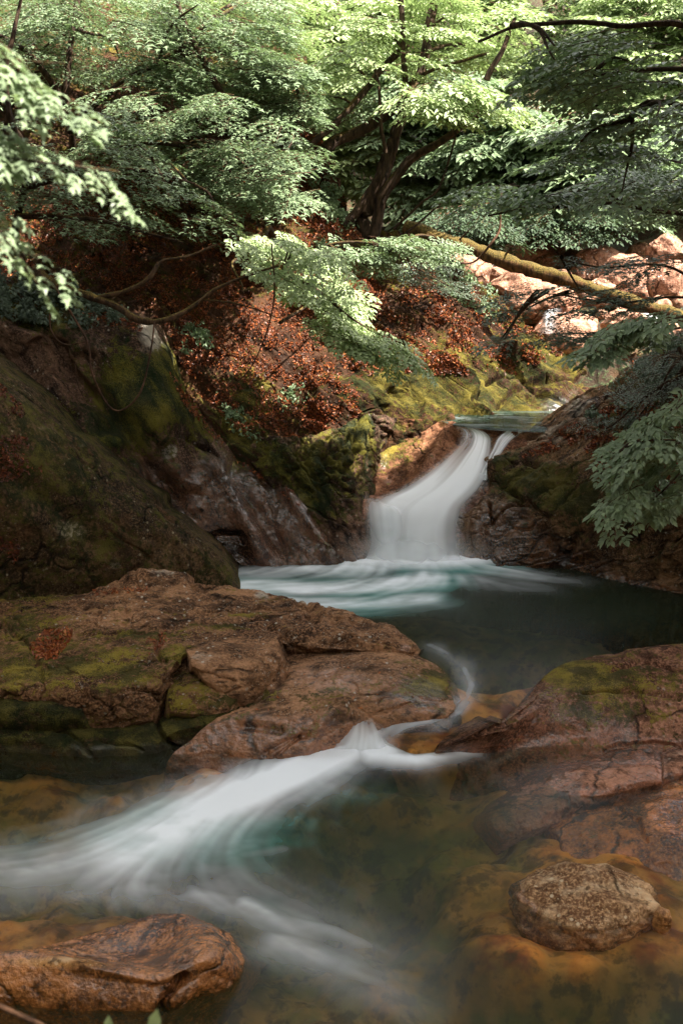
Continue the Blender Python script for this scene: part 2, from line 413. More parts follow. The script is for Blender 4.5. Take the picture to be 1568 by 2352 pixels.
# ---- far hillside (upstream gorge side) and the stepped stream floor under the sunlit boulders
rows = [[(-900, -700, 60), (400, -700, 60), (1000, -700, 62), (1700, -700, 58), (2400, -700, 50)],
        [(-900, -200, 44), (400, -200, 44), (1000, -200, 46), (1700, -200, 42), (2400, -200, 36)],
        [(-500, 100, 36), (400, 100, 36), (1000, 100, 38), (1700, 100, 35), (2400, 60, 27)],
        [(0, 380, 30), (500, 380, 30), (1000, 380, 31), (1600, 380, 29), (2300, 300, 21)],
        [(300, 560, 27), (700, 560, 26.5), (1100, 545, 26), (1600, 545, 25), (2100, 560, 17)],
        [(500, 660, 23), (800, 660, 23), (1150, 655, 23), (1550, 655, 22), (1900, 690, 16)],
        [(600, 800, 19.6), (850, 800, 19.6), (1200, 790, 19.6), (1500, 790, 18.8), (1800, 820, 14.5)],
        [(700, 940, 17), (900, 940, 17), (1200, 940, 17), (1450, 940, 15.5), (1700, 960, 13.5)]]
rocknet('far_hillside', rows, 160, 200, M_ground, kind='structure', disp=[(.8, .35, 4), (.12, 2.5, 3)])

# ---- left hillside with litter and mossy strata
cols = [
 [(600, -250, 25), (300, 180, 20), (0, 450, 16.5), (-220, 640, 14.6)],
 [(690, 60, 22.5), (500, 330, 18.8), (330, 540, 16.2), (170, 700, 14.6)],
 [(715, 250, 20), (590, 450, 17.8), (460, 640, 15.6), (380, 780, 14.35)],
 [(760, 370, 19), (690, 560, 17.2), (550, 760, 15.2), (440, 930, 14.0)],
 [(850, 512, 18.2), (800, 700, 16.4), (690, 870, 14.9), (590, 1060, 13.75)],
 [(960, 545, 18.1), (950, 740, 16.5), (860, 880, 15.1), (740, 1040, 14.1)],
 [(1050, 600, 18), (1060, 760, 16.9), (1000, 880, 15.8), (890, 980, 14.75)],
 [(1160, 690, 17.9), (1160, 800, 17.1), (1130, 890, 16.2), (1030, 966, 15.0)],
 [(1290, 770, 18), (1270, 830, 17.5), (1230, 900, 16.6), (1160, 957, 15.6)],
 [(1400, 812, 18.2), (1370, 850, 17.8), (1340, 905, 17), (1290, 948, 16.1)],
 [(1490, 830, 18.4), (1470, 860, 18), (1450, 900, 17.4), (1430, 945, 16.6)]]
rows = [[c[i] for c in cols] for i in range(4)]
st_n = Vector((-.35, .25, .9)).normalized()
rocknet('hillside', rows, 420, 620, M_hill, kind='structure', key='hill', ext=(6, 0, 2.5),
        disp=[(.16, .55, 4), (.05, 2.6, 4), (.02, 9, 3)], strata=[(.58, .12, .76, 2.0, .17), (.6, .2, .72, 5.1, .05)],
        cracks=[([(470, 790), (520, 800), (560, 815), (580, 840)], 6, .1), ([(740, 610), (850, 640), (880, 660)], 9, .25), ([(560, 640), (610, 650)], 7, .15),
                ([(740, 440), (800, 465), (830, 470)], 12, .4), ([(1120, 880), (1200, 860), (1280, 870), (1400, 850)], 5, .15), ([(1150, 925), (1180, 900), (1250, 880)], 5, .15)],
        bumps=[([(1000, 830), (1110, 930)], 22, .10), ([(1180, 790), (1270, 850), (1290, 870)], 24, .20), ([(1150, 830), (1240, 900)], 18, -.12), ([(840, 900), (1040, 962)], 25, .08), ([(800, 850), (960, 930)], 14, -.10),
               ([(1330, 760), (1470, 830)], 22, .18)],
        moss0=.16, moss=[(1050, 850, 170, 60, .28), (1230, 820, 90, 50, .35), (900, 900, 130, 60, .3), (820, 600, 120, 60, .2), (600, 900, 40, 120, .25), (1150, 930, 150, 40, .2), (560, 950, 50, 150, .3), (620, 780, 120, 90, -.35), (850, 740, 150, 60, -.2)],
        pale=[(1320, 900, 40, 30, .35), (1110, 900, 25, 40, .25)], wet=[(1290, 930, 60, 30, .8), (880, 960, 60, 40, .3)], skirt=(1.5, -1.5, .6, -1.6))

# ---- left gorge wall: smooth, water-worn, mossy above, wet violet-brown at the foot
rows = [
 [(-160, 640, 14.0), (60, 640, 14.0), (200, 690, 13.9), (320, 735, 13.85), (372, 770, 13.9), (410, 880, 13.75), (490, 985, 13.6), (590, 1060, 13.55), (690, 1150, 13.35), (775, 1285, 13.15)],
 [(-170, 720, 13.0), (20, 730, 13.1), (170, 770, 13.1), (280, 800, 13.2), (350, 850, 13.3), (410, 960, 13.3), (500, 1060, 13.3), (590, 1130, 13.3), (680, 1210, 13.2), (772, 1290, 13.1)],
 [(-170, 830, 13.2), (20, 850, 13.2), (130, 860, 13.1), (240, 910, 12.9), (340, 970, 12.9), (420, 1050, 13.0), (510, 1130, 13.15), (600, 1190, 13.15), (690, 1245, 13.1), (775, 1296, 13.05)],
 [(-170, 960, 13.0), (20, 980, 12.9), (130, 1000, 12.75), (230, 1040, 12.65), (330, 1100, 12.7), (430, 1160, 12.85), (520, 1215, 13.0), (610, 1245, 13.02), (690, 1280, 13.02), (775, 1305, 13.0)],
 [(-170, 1250, 12.5), (20, 1260, 12.5), (140, 1270, 12.5), (250, 1290, 12.5), (350, 1300, 12.6), (440, 1305, 12.8), (530, 1310, 12.95), (620, 1315, 12.95), (700, 1320, 12.95), (780, 1325, 12.9)]]
rocknet('gorge_wall', rows, 300, 360, M_wall, 'tall water-worn rock wall, mossy green above and wet violet-brown at its foot, left of the white falls', 'rock wall', key='gwall', ext=(5, 0, 1.5), wl=0.35, ridge=[(.02, .7, .04)],
        disp=[(.10, .8, 4), (.03, 4, 4), (.008, 16, 3)],
        cracks=[([(430, 1010), (470, 1030), (500, 1045)], 5, .10), ([(480, 1240), (510, 1222), (550, 1228), (560, 1240)], 6, .14), ([(350, 1000), (400, 1060)], 4, .05), ([(60, 720), (200, 900), (300, 1000), (420, 1150)], 30, .28)],
        bumps=[([(480, 1060), (540, 1160), (600, 1270)], 22, .13), ([(540, 1080), (600, 1190), (650, 1260)], 20, -.13), ([(630, 1090), (700, 1190), (760, 1290)], 14, .10), ([(560, 1040), (640, 1090)], 30, -.15), ([(320, 740), (345, 860), (380, 960)], 40, .12)],
        moss0=.02, moss=[(340, 900, 120, 120, .8), (120, 690, 160, 60, .5), (450, 950, 50, 90, .3), (230, 1000, 90, 60, .3), (330, 790, 25, 35, -.6), (560, 1050, 50, 50, .3)],
        pale=[(330, 790, 26, 40, 1.1), (396, 1037, 11, 14, 1.6)],
        wet0=.1, wet=[(560, 1180, 160, 130, 1.0), (690, 1220, 100, 100, .9), (350, 1100, 90, 60, .35), (480, 1280, 150, 50, .4)], skirt=(1.2, -.8, .2, -.8))

# ---- mossy pitted buttress between the wall and the falls
rows = [
 [(520, 1000, 14.0), (610, 1005, 13.9), (690, 1000, 13.95), (770, 985, 14.15), (830, 955, 14.4), (870, 950, 14.7), (920, 960, 15.0)],
 [(590, 1075, 13.6), (650, 1065, 13.55), (710, 1050, 13.6), (770, 1035, 13.75), (820, 1020, 13.95), (850, 1025, 14.3), (880, 1040, 14.6)],
 [(650, 1150, 13.4), (695, 1140, 13.35), (740, 1130, 13.35), (780, 1120, 13.45), (815, 1110, 13.65), (838, 1110, 14.0), (860, 1115, 14.3)],
 [(705, 1220, 13.25), (740, 1215, 13.2), (770, 1210, 13.2), (795, 1205, 13.25), (822, 1200, 13.4), (845, 1200, 13.6), (865, 1200, 13.9)],
 [(760, 1295, 13.1), (780, 1295, 13.02), (800, 1296, 13.0), (820, 1296, 13.0), (845, 1296, 13.1), (865, 1296, 13.25), (885, 1296, 13.5)],
 [(760, 1330, 13.0), (780, 1330, 12.95), (800, 1330, 12.95), (820, 1330, 12.95), (845, 1330, 13.0), (865, 1330, 13.1), (885, 1330, 13.3)]]
pits = [(650+28*(k % 6)+9*math.sin(k*2.3), 1040+19*(k//6)+7*math.cos(k*1.7)) for k in range(30)]
rocknet('mossy_buttress', rows, 300, 260, M_wall, 'yellow-green mossy rock buttress pitted with dark holes, tapering down beside the white falls', 'rock', key='butt', wl=0.35, ridge=[(.05, 1.3, .06), (.03, 3.4, .07)],
        disp=[(.07, 1.1, 4), (.04, 5, 4), (.012, 16, 3)], strata=[(.5, -.1, .85, 3.3, .07)],
        bumps=[([(x, y), (x+9, y+6)], 5.5, -.09) for x, y in pits],
        cracks=[([(830, 950), (815, 1030), (835, 1120)], 7, .10), ([(650, 1065), (700, 1050), (780, 1035), (800, 1000)], 4, .08), ([(740, 1110), (770, 1100), (815, 1130)], 4, .1), ([(860, 960), (880, 985), (920, 1000)], 4, .08)],
        moss0=.22, moss=[(720, 1100, 90, 70, .45), (820, 1000, 40, 50, .5), (800, 1260, 60, 60, -.6), (620, 1060, 40, 40, .2)], wet=[(690, 1150, 30, 60, .5), (830, 1280, 40, 40, .3)], skirt=(1., -.6, .2, -.6))

# ---- bedrock under the falls (alcove wall on the left, chute in the middle, lip of the upper pool)
rows = [
 [(800, 955, 14.75), (870, 958, 15.0), (940, 962, 15.05), (1000, 966, 15.0), (1045, 973, 14.85), (1090, 979, 14.72), (1150, 985, 14.6), (1210, 990, 14.5), (1300, 985, 14.55)],
 [(800, 1000, 14.75), (860, 1000, 14.95), (930, 995, 15.0), (990, 990, 14.9), (1035, 995, 14.75), (1085, 1003, 14.62), (1145, 1010, 14.5), (1205, 1010, 14.35), (1290, 1010, 14.3)],
 [(800, 1060, 14.6), (850, 1060, 14.75), (910, 1060, 14.7), (960, 1050, 14.6), (1010, 1050, 14.5), (1070, 1055, 14.35), (1125, 1055, 14.25), (1180, 1055, 14.1), (1260, 1060, 14.0)],
 [(800, 1120, 14.2), (845, 1120, 14.35), (885, 1125, 14.3), (930, 1125, 14.15), (975, 1110, 14.1), (1040, 1105, 14.05), (1095, 1105, 14.0), (1150, 1110, 13.85), (1240, 1120, 13.7)],
 [(800, 1160, 13.6), (835, 1155, 13.72), (880, 1160, 13.75), (930, 1165, 13.75), (975, 1165, 13.75), (1030, 1165, 13.75), (1080, 1165, 13.7), (1130, 1170, 13.55), (1230, 1190, 13.4)],
 [(800, 1220, 13.4), (840, 1220, 13.5), (880, 1225, 13.5), (930, 1225, 13.5), (980, 1225, 13.5), (1030, 1225, 13.5), (1080, 1225, 13.45), (1130, 1230, 13.35), (1230, 1250, 13.2)],
 [(800, 1300, 13.3), (840, 1300, 13.35), (880, 1300, 13.35), (930, 1300, 13.35), (980, 1300, 13.35), (1030, 1300, 13.3), (1080, 1300, 13.25), (1130, 1305, 13.1), (1230, 1310, 13.0)]]
rocknet('chute_bedrock', rows, 280, 320, M_brown, 'brown speckled bedrock hollow and chute that the white falls pour over', 'rock', key='chute',
        disp=[(.05, 1.2, 4), (.02, 6, 4), (.006, 20, 2)], bumps=[([(1040, 985), (1000, 1045), (945, 1120)], 12, .10), ([(1180, 1000), (1130, 1060)], 12, .06)],
        cracks=[([(1045, 1007), (1053, 1012)], 9, .07)],
        moss0=-.15, moss=[(870, 1010, 70, 70, .8), (850, 950, 60, 30, .4)], wet0=.15, wet=[(880, 1060, 50, 60, .25), (1060, 1180, 130, 120, .5)], pale=[(1000, 1020, 45, 40, .25)], skirt=(.5, -1.2, .2, -.8))

# ---- right bank rock mass
rows = [
 [(1112, 1068, 14.25), (1150, 1015, 14.5), (1200, 1000, 14.6), (1262, 958, 14.9), (1350, 912, 14.9), (1412, 885, 14.9), (1480, 830, 14.8), (1580, 745, 14.6), (1760, 640, 14.2)],
 [(1105, 1090, 13.95), (1145, 1050, 14.1), (1205, 1025, 14.15), (1280, 990, 14.2), (1370, 950, 14.1), (1440, 920, 13.9), (1520, 880, 13.6), (1620, 820, 13.2), (1780, 740, 12.8)],
 [(1112, 1125, 13.75), (1150, 1100, 13.7), (1215, 1085, 13.6), (1300, 1060, 13.45), (1390, 1030, 13.2), (1470, 1010, 12.9), (1550, 990, 12.5), (1640, 960, 12.1), (1790, 900, 11.6)],
 [(1060, 1165, 13.6), (1120, 1155, 13.45), (1200, 1150, 13.25), (1290, 1140, 13.0), (1380, 1130, 12.7), (1470, 1120, 12.4), (1560, 1110, 12.0), (1650, 1100, 11.6), (1800, 1070, 11.1)],
 [(1052, 1200, 13.5), (1120, 1200, 13.3), (1200, 1205, 13.1), (1290, 1210, 12.8), (1380, 1210, 12.6), (1470, 1210, 12.3), (1560, 1210, 11.9), (1650, 1210, 11.5), (1800, 1200, 11.0)],
 [(1050, 1292, 13.15), (1130, 1295, 13.05), (1210, 1297, 12.95), (1300, 1308, 12.8), (1390, 1325, 12.5), (1480, 1338, 12.25), (1570, 1350, 11.95), (1660, 1360, 11.6), (1800, 1370, 11.0)],
 [(1050, 1330, 13.05), (1130, 1335, 12.9), (1210, 1337, 12.8), (1300, 1350, 12.6), (1390, 1365, 12.4), (1480, 1380, 12.1), (1570, 1390, 11.8), (1660, 1400, 11.4), (1800, 1410, 10.8)]]
rocknet('right_bank_rock', rows, 340, 420, M_bankr, 'great dark rock mass right of the falls with a pale slanting upper edge', 'rock', key='rbank', ext=(0, 6, 2.0), wl=0.35, ridge=[(.10, .8, .05), (.04, 2.2, .06)],
        disp=[(.10, .9, 4), (.04, 3.5, 4), (.012, 12, 3)], strata=[(-.45, .1, .85, 2.6, .08), (-.4, .0, .9, 6., .03)],
        cracks=[([(1115, 1070), (1105, 1120), (1060, 1170)], 8, .12), ([(1165, 1115), (1195, 1145), (1190, 1150)], 6, .14), ([(1120, 1150), (1128, 1200)], 5, .1), ([(1210, 1150), (1250, 1190), (1245, 1240), (1290, 1290)], 9, .10), ([(1410, 905), (1440, 915), (1500, 870)], 9, .25), ([(1200, 1060), (1230, 1065)], 5, .06)],
        bumps=[([(1120, 1080), (1250, 1010), (1410, 900)], 20, .12), ([(1150, 1110), (1250, 1060), (1400, 985)], 12, -.06)],
        moss0=-.05, moss=[(1180, 1080, 70, 40, .45), (1290, 1130, 110, 60, .55), (1450, 1200, 150, 100, .35), (1500, 900, 120, 80, .4), (1160, 1120, 40, 30, .3)],
        pale=[(1340, 945, 60, 35, .55), (1250, 1000, 60, 30, .45), (1290, 1060, 70, 20, .35)], wet=[(1180, 1230, 90, 70, .9), (1320, 1290, 120, 40, .6), (1120, 1180, 50, 60, .5)], skirt=(2.5, -.8, .2, -.8), side=1.5)

# ---- big dark boulder on the left
rows = [
 [(-160, 740, 11.9), (-20, 820, 11.9), (60, 888, 11.9), (140, 975, 11.95), (230, 1055, 12.0), (320, 1132, 12.05), (400, 1190, 12.1), (470, 1248, 12.1), (520, 1305, 12.05), (552, 1366, 12.0)],
 [(-170, 790, 11.2), (-30, 870, 11.2), (50, 940, 11.25), (130, 1015, 11.4), (220, 1090, 11.55), (310, 1160, 11.65), (390, 1215, 11.75), (460, 1268, 11.85), (510, 1318, 11.9), (550, 1370, 11.9)],
 [(-180, 900, 10.9), (-30, 960, 10.9), (50, 1020, 11.0), (130, 1085, 11.15), (215, 1150, 11.3), (300, 1215, 11.45), (380, 1260, 11.6), (450, 1300, 11.75), (505, 1340, 11.85), (547, 1376, 11.85)],
 [(-190, 1100, 10.7), (-30, 1130, 10.7), (50, 1170, 10.8), (130, 1210, 11.0), (215, 1260, 11.2), (300, 1300, 11.4), (380, 1330, 11.55), (450, 1350, 11.7), (500, 1370, 11.8), (545, 1385, 11.8)],
 [(-190, 1330, 10.9), (-30, 1370, 10.9), (50, 1370, 11.0), (130, 1370, 11.1), (215, 1370, 11.3), (300, 1375, 11.4), (380, 1380, 11.5), (450, 1390, 11.6), (500, 1395, 11.7), (545, 1400, 11.75)],
 [(-190, 1500, 10.9), (-30, 1500, 10.9), (50, 1500, 11.0), (130, 1500, 11.1), (215, 1500, 11.3), (300, 1480, 11.4), (380, 1480, 11.5), (450, 1450, 11.6), (500, 1440, 11.7), (545, 1430, 11.75)]]
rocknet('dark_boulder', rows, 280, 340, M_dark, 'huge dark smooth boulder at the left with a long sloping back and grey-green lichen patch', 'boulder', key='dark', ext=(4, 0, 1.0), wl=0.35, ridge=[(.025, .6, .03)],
        disp=[(.05, .9, 4), (.014, 5, 4), (.005, 18, 3)],
        cracks=[([(120, 1010), (240, 1100), (340, 1160), (420, 1215)], 3.5, .035), ([(250, 1220), (330, 1270), (380, 1310)], 4, .03)], bumps=[([(180, 1010), (260, 1075), (340, 1150)], 18, .05), ([(230, 1250), (120, 1150), (0, 1080)], 30, -.08)],
        moss0=.26, moss=[(420, 1260, 90, 60, -.15), (330, 1180, 90, 60, .05), (120, 1100, 120, 80, .15)],
        pale=[(168, 1222, 42, 26, .95), (265, 1300, 20, 12, .7), (330, 1165, 90, 40, .25), (185, 1030, 22, 14, .5), (100, 985, 25, 12, .5)], wet0=-.2, skirt=(2.2, -.5, .2, -.4))

# ---- left slab (tilted bedrock shelf) in several blocks
rows = [
 [(-260, 1388, 10.9), (-60, 1384, 10.9), (60, 1374, 10.95), (160, 1366, 11.0), (240, 1345, 11.1), (310, 1322, 11.2), (410, 1316, 11.25), (455, 1340, 11.15), (600, 1362, 11.05), (740, 1388, 10.8), (860, 1420, 10.5), (940, 1462, 10.25), (966, 1490, 10.1)],
 [(-260, 1420, 10.5), (-60, 1420, 10.5), (60, 1410, 10.55), (160, 1400, 10.6), (240, 1385, 10.7), (310, 1365, 10.8), (400, 1360, 10.85), (470, 1375, 10.8), (600, 1392, 10.7), (740, 1412, 10.5), (850, 1440, 10.25), (925, 1475, 10.1), (962, 1497, 10.02)],
 [(-260, 1480, 9.9), (-60, 1480, 9.9), (60, 1470, 9.95), (150, 1462, 10.0), (240, 1450, 10.1), (320, 1440, 10.15), (400, 1435, 10.2), (480, 1430, 10.25), (600, 1430, 10.3), (720, 1440, 10.2), (830, 1462, 10.0), (910, 1485, 9.95), (957, 1500, 9.95)],
 [(-260, 1550, 9.35), (-60, 1550, 9.35), (30, 1540, 9.4), (120, 1535, 9.4), (200, 1535, 9.4), (270, 1540, 9.4), (330, 1530, 9.45), (390, 1500, 9.65), (450, 1480, 9.8), (600, 1455, 10.0), (760, 1478, 9.9), (890, 1492, 9.9), (952, 1503, 9.9)],
 [(-260, 1590, 9.1), (-60, 1590, 9.1), (30, 1580, 9.1), (120, 1575, 9.1), (200, 1582, 9.08), (275, 1590, 9.06), (350, 1572, 9.12), (395, 1530, 9.3), (440, 1495, 9.6), (600, 1475, 9.9), (760, 1492, 9.86), (890, 1498, 9.88), (950, 1505, 9.89)],
 [(-260, 1650, 9.1), (-60, 1645, 9.1), (30, 1625, 9.1), (120, 1620, 9.08), (200, 1632, 9.05), (275, 1640, 9.03), (350, 1618, 9.08), (395, 1560, 9.32), (440, 1530, 9.6), (600, 1500, 9.95), (760, 1502, 9.93), (890, 1503, 9.95), (948, 1507, 9.96)],
 [(-260, 1720, 9.3), (-60, 1710, 9.3), (30, 1690, 9.3), (120, 1680, 9.25), (200, 1690, 9.2), (275, 1690, 9.2), (350, 1660, 9.2), (395, 1620, 9.45), (440, 1590, 9.7), (600, 1540, 10.1), (760, 1530, 10.05), (890, 1520, 10.05), (948, 1515, 10.05)]]
crk = [([(-40, 1470), (200, 1460), (330, 1452), (480, 1428), (620, 1418), (700, 1420)], 5, .035), ([(300, 1440), (400, 1400), (520, 1372)], 3, .02), ([(620, 1432), (660, 1460), (650, 1500)], 7, .08),
       ([(690, 1400), (760, 1440), (960, 1490)], 3, .02), ([(760, 1478), (800, 1462), (870, 1470), (940, 1490)], 4, .035), ([(0, 1430), (60, 1470), (100, 1560)], 7, .05), ([(430, 1330), (455, 1350), (470, 1352)], 5, .05)]
rocknet('rock_shelf', rows, 420, 560, M_slab, 'broad tilted brown rock shelf on the left with mossy front edge and small leaf piles', 'rock shelf', key='slab', ext=(4, 0, 0.3), wl=0, ridge=[(.085, .8, .045), (.03, 2.4, .05)],
        disp=[(.05, 1.0, 4), (.022, 4.5, 4), (.008, 18, 3)], cracks=crk,
        bumps=[([(708, 1405), (725, 1415)], 13, -.11), ([(760, 1420), (770, 1425)], 11, -.08), ([(820, 1425), (860, 1430)], 12, -.06), ([(105, 1490), (120, 1475)], 22, -.09), ([(300, 1330), (430, 1325)], 12, .05), ([(640, 1455), (770, 1450), (900, 1490)], 9, .05), ([(420, 1430), (560, 1418)], 8, .02)],
        moss0=-.12, moss=[(240, 1540, 170, 60, .55), (60, 1430, 120, 70, .4), (-20, 1560, 120, 80, .4), (330, 1460, 120, 14, .5), (520, 1436, 130, 8, .5), (420, 1500, 40, 20, .4), (560, 1412, 90, 7, .4), (150, 1650, 250, 40, .35), (60, 1370, 90, 14, .3)],
        pale=[(380, 1325, 60, 12, .55), (600, 1368, 22, 8, .9), (800, 1400, 60, 15, .35), (700, 1378, 20, 6, .7), (90, 1378, 40, 10, .4)], wet0=-.25, wet=[(930, 1485, 25, 16, .9)], skirt=(1.2, -.5, .5, -.6))
# wedge block
def slabblock(name, rows, label, mat=M_slab, nv=160, nu=170, **k):
    d = dict(disp=[(.03, 1.6, 4), (.016, 6, 4), (.005, 20, 3)], skirt=(.7, -.3, .4, -.5), side=.4, wl=0)
    d.update(k)
    return rocknet(name, rows, nv, nu, mat, label, 'rock', **d)
slabblock('wedge_rock', [
 [(425, 1492, 9.75), (480, 1470, 9.85), (560, 1455, 9.95), (640, 1448, 10.0), (652, 1462, 10.0)],
 [(430, 1500, 9.55), (490, 1490, 9.6), (560, 1480, 9.68), (630, 1470, 9.75), (648, 1480, 9.8)],
 [(437, 1512, 9.4), (500, 1520, 9.38), (560, 1520, 9.42), (620, 1505, 9.52), (645, 1505, 9.6)],
 [(442, 1530, 9.32), (500, 1552, 9.28), (555, 1560, 9.28), (605, 1545, 9.38), (640, 1530, 9.5)],
 [(475, 1562, 9.32), (515, 1585, 9.27), (555, 1600, 9.25), (595, 1588, 9.35), (632, 1560, 9.48)],
 [(500, 1600, 9.4), (520, 1620, 9.35), (550, 1632, 9.33), (595, 1620, 9.42), (635, 1590, 9.55)]],
 'angular wedge-shaped block with rough grey-pink broken face in the left shelf', moss0=-.3, pale0=.05, pale=[(480, 1520, 50, 25, .45)], moss=[(500, 1462, 60, 10, .4)],
 cracks=[([(445, 1535), (500, 1560), (540, 1565)], 4, .03), ([(520, 1590), (550, 1580)], 4, .04)])
slabblock('mossy_ledge', [
 [(-200, 1640, 9.5), (0, 1630, 9.5), (120, 1640, 9.45), (250, 1660, 9.35), (360, 1650, 9.35), (420, 1620, 9.45), (520, 1600, 9.55), (600, 1600, 9.6)],
 [(-200, 1665, 9.1), (0, 1655, 9.1), (120, 1665, 9.05), (240, 1680, 9.0), (360, 1668, 9.05), (420, 1645, 9.15), (520, 1625, 9.25), (590, 1620, 9.3)],
 [(-200, 1690, 8.95), (0, 1685, 8.93), (110, 1700, 8.85), (230, 1712, 8.82), (350, 1700, 8.86), (415, 1672, 8.98), (500, 1655, 9.08), (570, 1645, 9.15)],
 [(-200, 1712, 8.9), (0, 1705, 8.88), (110, 1722, 8.82), (230, 1735, 8.78), (345, 1722, 8.83), (405, 1690, 8.95), (490, 1672, 9.05), (560, 1660, 9.12)],
 [(-200, 1760, 8.9), (0, 1755, 8.9), (110, 1765, 8.85), (230, 1770, 8.82), (345, 1765, 8.85), (405, 1750, 8.98), (490, 1740, 9.08), (560, 1720, 9.15)]],
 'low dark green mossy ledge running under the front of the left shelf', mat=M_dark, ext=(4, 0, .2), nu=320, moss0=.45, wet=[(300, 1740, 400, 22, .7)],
 cracks=[([(100, 1660), (170, 1690), (210, 1730)], 6, .06), ([(360, 1660), (380, 1700), (420, 1730)], 6, .09), ([(230, 1700), (330, 1720)], 4, .05), ([(400, 1650), (430, 1640), (560, 1625)], 5, .06)])
slabblock('mossy_stone', [
 [(-30, 1600, 9.2), (50, 1597, 9.2), (120, 1600, 9.18), (190, 1620, 9.12)],
 [(-30, 1625, 9.0), (50, 1615, 8.98), (120, 1618, 8.97), (186, 1632, 9.0)],
 [(-10, 1650, 8.93), (60, 1648, 8.9), (120, 1650, 8.9), (180, 1650, 8.95)],
 [(0, 1675, 8.97), (60, 1680, 8.95), (120, 1678, 8.95), (180, 1670, 9.0)]],
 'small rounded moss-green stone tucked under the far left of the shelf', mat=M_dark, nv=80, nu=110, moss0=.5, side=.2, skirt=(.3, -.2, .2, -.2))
slabblock('mossy_slab', [
 [(385, 1545, 9.6), (450, 1530, 9.7), (520, 1560, 9.6), (560, 1590, 9.5)],
 [(385, 1575, 9.35), (440, 1565, 9.38), (500, 1590, 9.3), (550, 1608, 9.28)],
 [(388, 1608, 9.18), (440, 1608, 9.18), (490, 1618, 9.15), (530, 1618, 9.18)],
 [(392, 1635, 9.15), (440, 1640, 9.13), (480, 1640, 9.12), (520, 1635, 9.15)]],
 'flat mossy brown slab in the notch beneath the wedge-shaped block', mat=M_slab, nv=90, nu=110, moss0=.22, side=.2, skirt=(.3, -.2, .2, -.2))

# rounded hump with cascades wrapping round it
rows = [
 [(560, 1530, 10.1), (660, 1490, 10.15), (760, 1488, 10.15), (850, 1485, 10.1), (930, 1492, 10.0), (990, 1520, 9.9), (1035, 1555, 9.7), (1058, 1600, 9.45)],
 [(560, 1570, 9.6), (650, 1530, 9.75), (750, 1515, 9.8), (840, 1508, 9.82), (920, 1515, 9.75), (980, 1540, 9.65), (1025, 1572, 9.5), (1052, 1608, 9.38)],
 [(555, 1620, 9.2), (640, 1580, 9.35), (740, 1560, 9.4), (830, 1550, 9.42), (910, 1552, 9.4), (970, 1568, 9.38), (1018, 1590, 9.32), (1048, 1616, 9.27)],
 [(480, 1660, 9.0), (600, 1635, 9.02), (720, 1610, 9.08), (810, 1595, 9.13), (890, 1590, 9.17), (950, 1598, 9.18), (1005, 1610, 9.17), (1044, 1625, 9.16)],
 [(440, 1695, 8.9), (570, 1680, 8.88), (700, 1655, 8.88), (770, 1625, 8.98), (840, 1615, 9.05), (920, 1620, 9.08), (990, 1628, 9.08), (1040, 1634, 9.08)],
 [(400, 1728, 8.83), (540, 1722, 8.78), (660, 1705, 8.76), (735, 1670, 8.85), (790, 1640, 8.95), (870, 1636, 9.02), (960, 1640, 9.03), (1030, 1642, 9.04)],
 [(380, 1765, 8.8), (520, 1765, 8.75), (650, 1752, 8.7), (725, 1720, 8.78), (780, 1690, 8.88), (850, 1670, 8.98), (950, 1665, 9.02), (1030, 1660, 9.04)],
 [(380, 1810, 8.8), (520, 1810, 8.75), (650, 1800, 8.7), (725, 1780, 8.78), (780, 1750, 8.88), (850, 1730, 9.0), (950, 1710, 9.1), (1030, 1700, 9.1)]]
rocknet('rounded_hump', rows, 300, 400, M_slab, 'smooth rounded reddish-brown rock hump between the left shelf and the curling channel', 'rock', key='hump', wl=0, ridge=[(.015, 1.5, .04)],
        disp=[(.035, 1.2, 4), (.012, 5, 4), (.004, 20, 3)], bumps=[([(550, 1665), (640, 1675)], 12, -.05), ([(700, 1720), (740, 1660), (790, 1610)], 14, .04), ([(610, 1730), (660, 1700), (700, 1690)], 8, -.04)],
        cracks=[([(630, 1740), (690, 1690)], 4, .03), ([(860, 1640), (940, 1615)], 3, .02), ([(560, 1610), (620, 1590), (650, 1550)], 8, .06)],
        moss0=-.15, moss=[(990, 1570, 70, 40, .6), (760, 1610, 60, 30, .35), (690, 1680, 60, 20, .3), (600, 1600, 60, 30, .2)], wet0=.3, wet=[(650, 1690, 200, 40, .7), (960, 1600, 70, 40, .45), (760, 1560, 80, 30, .3)], side=.5, skirt=(.8, -.4, .3, -.6))

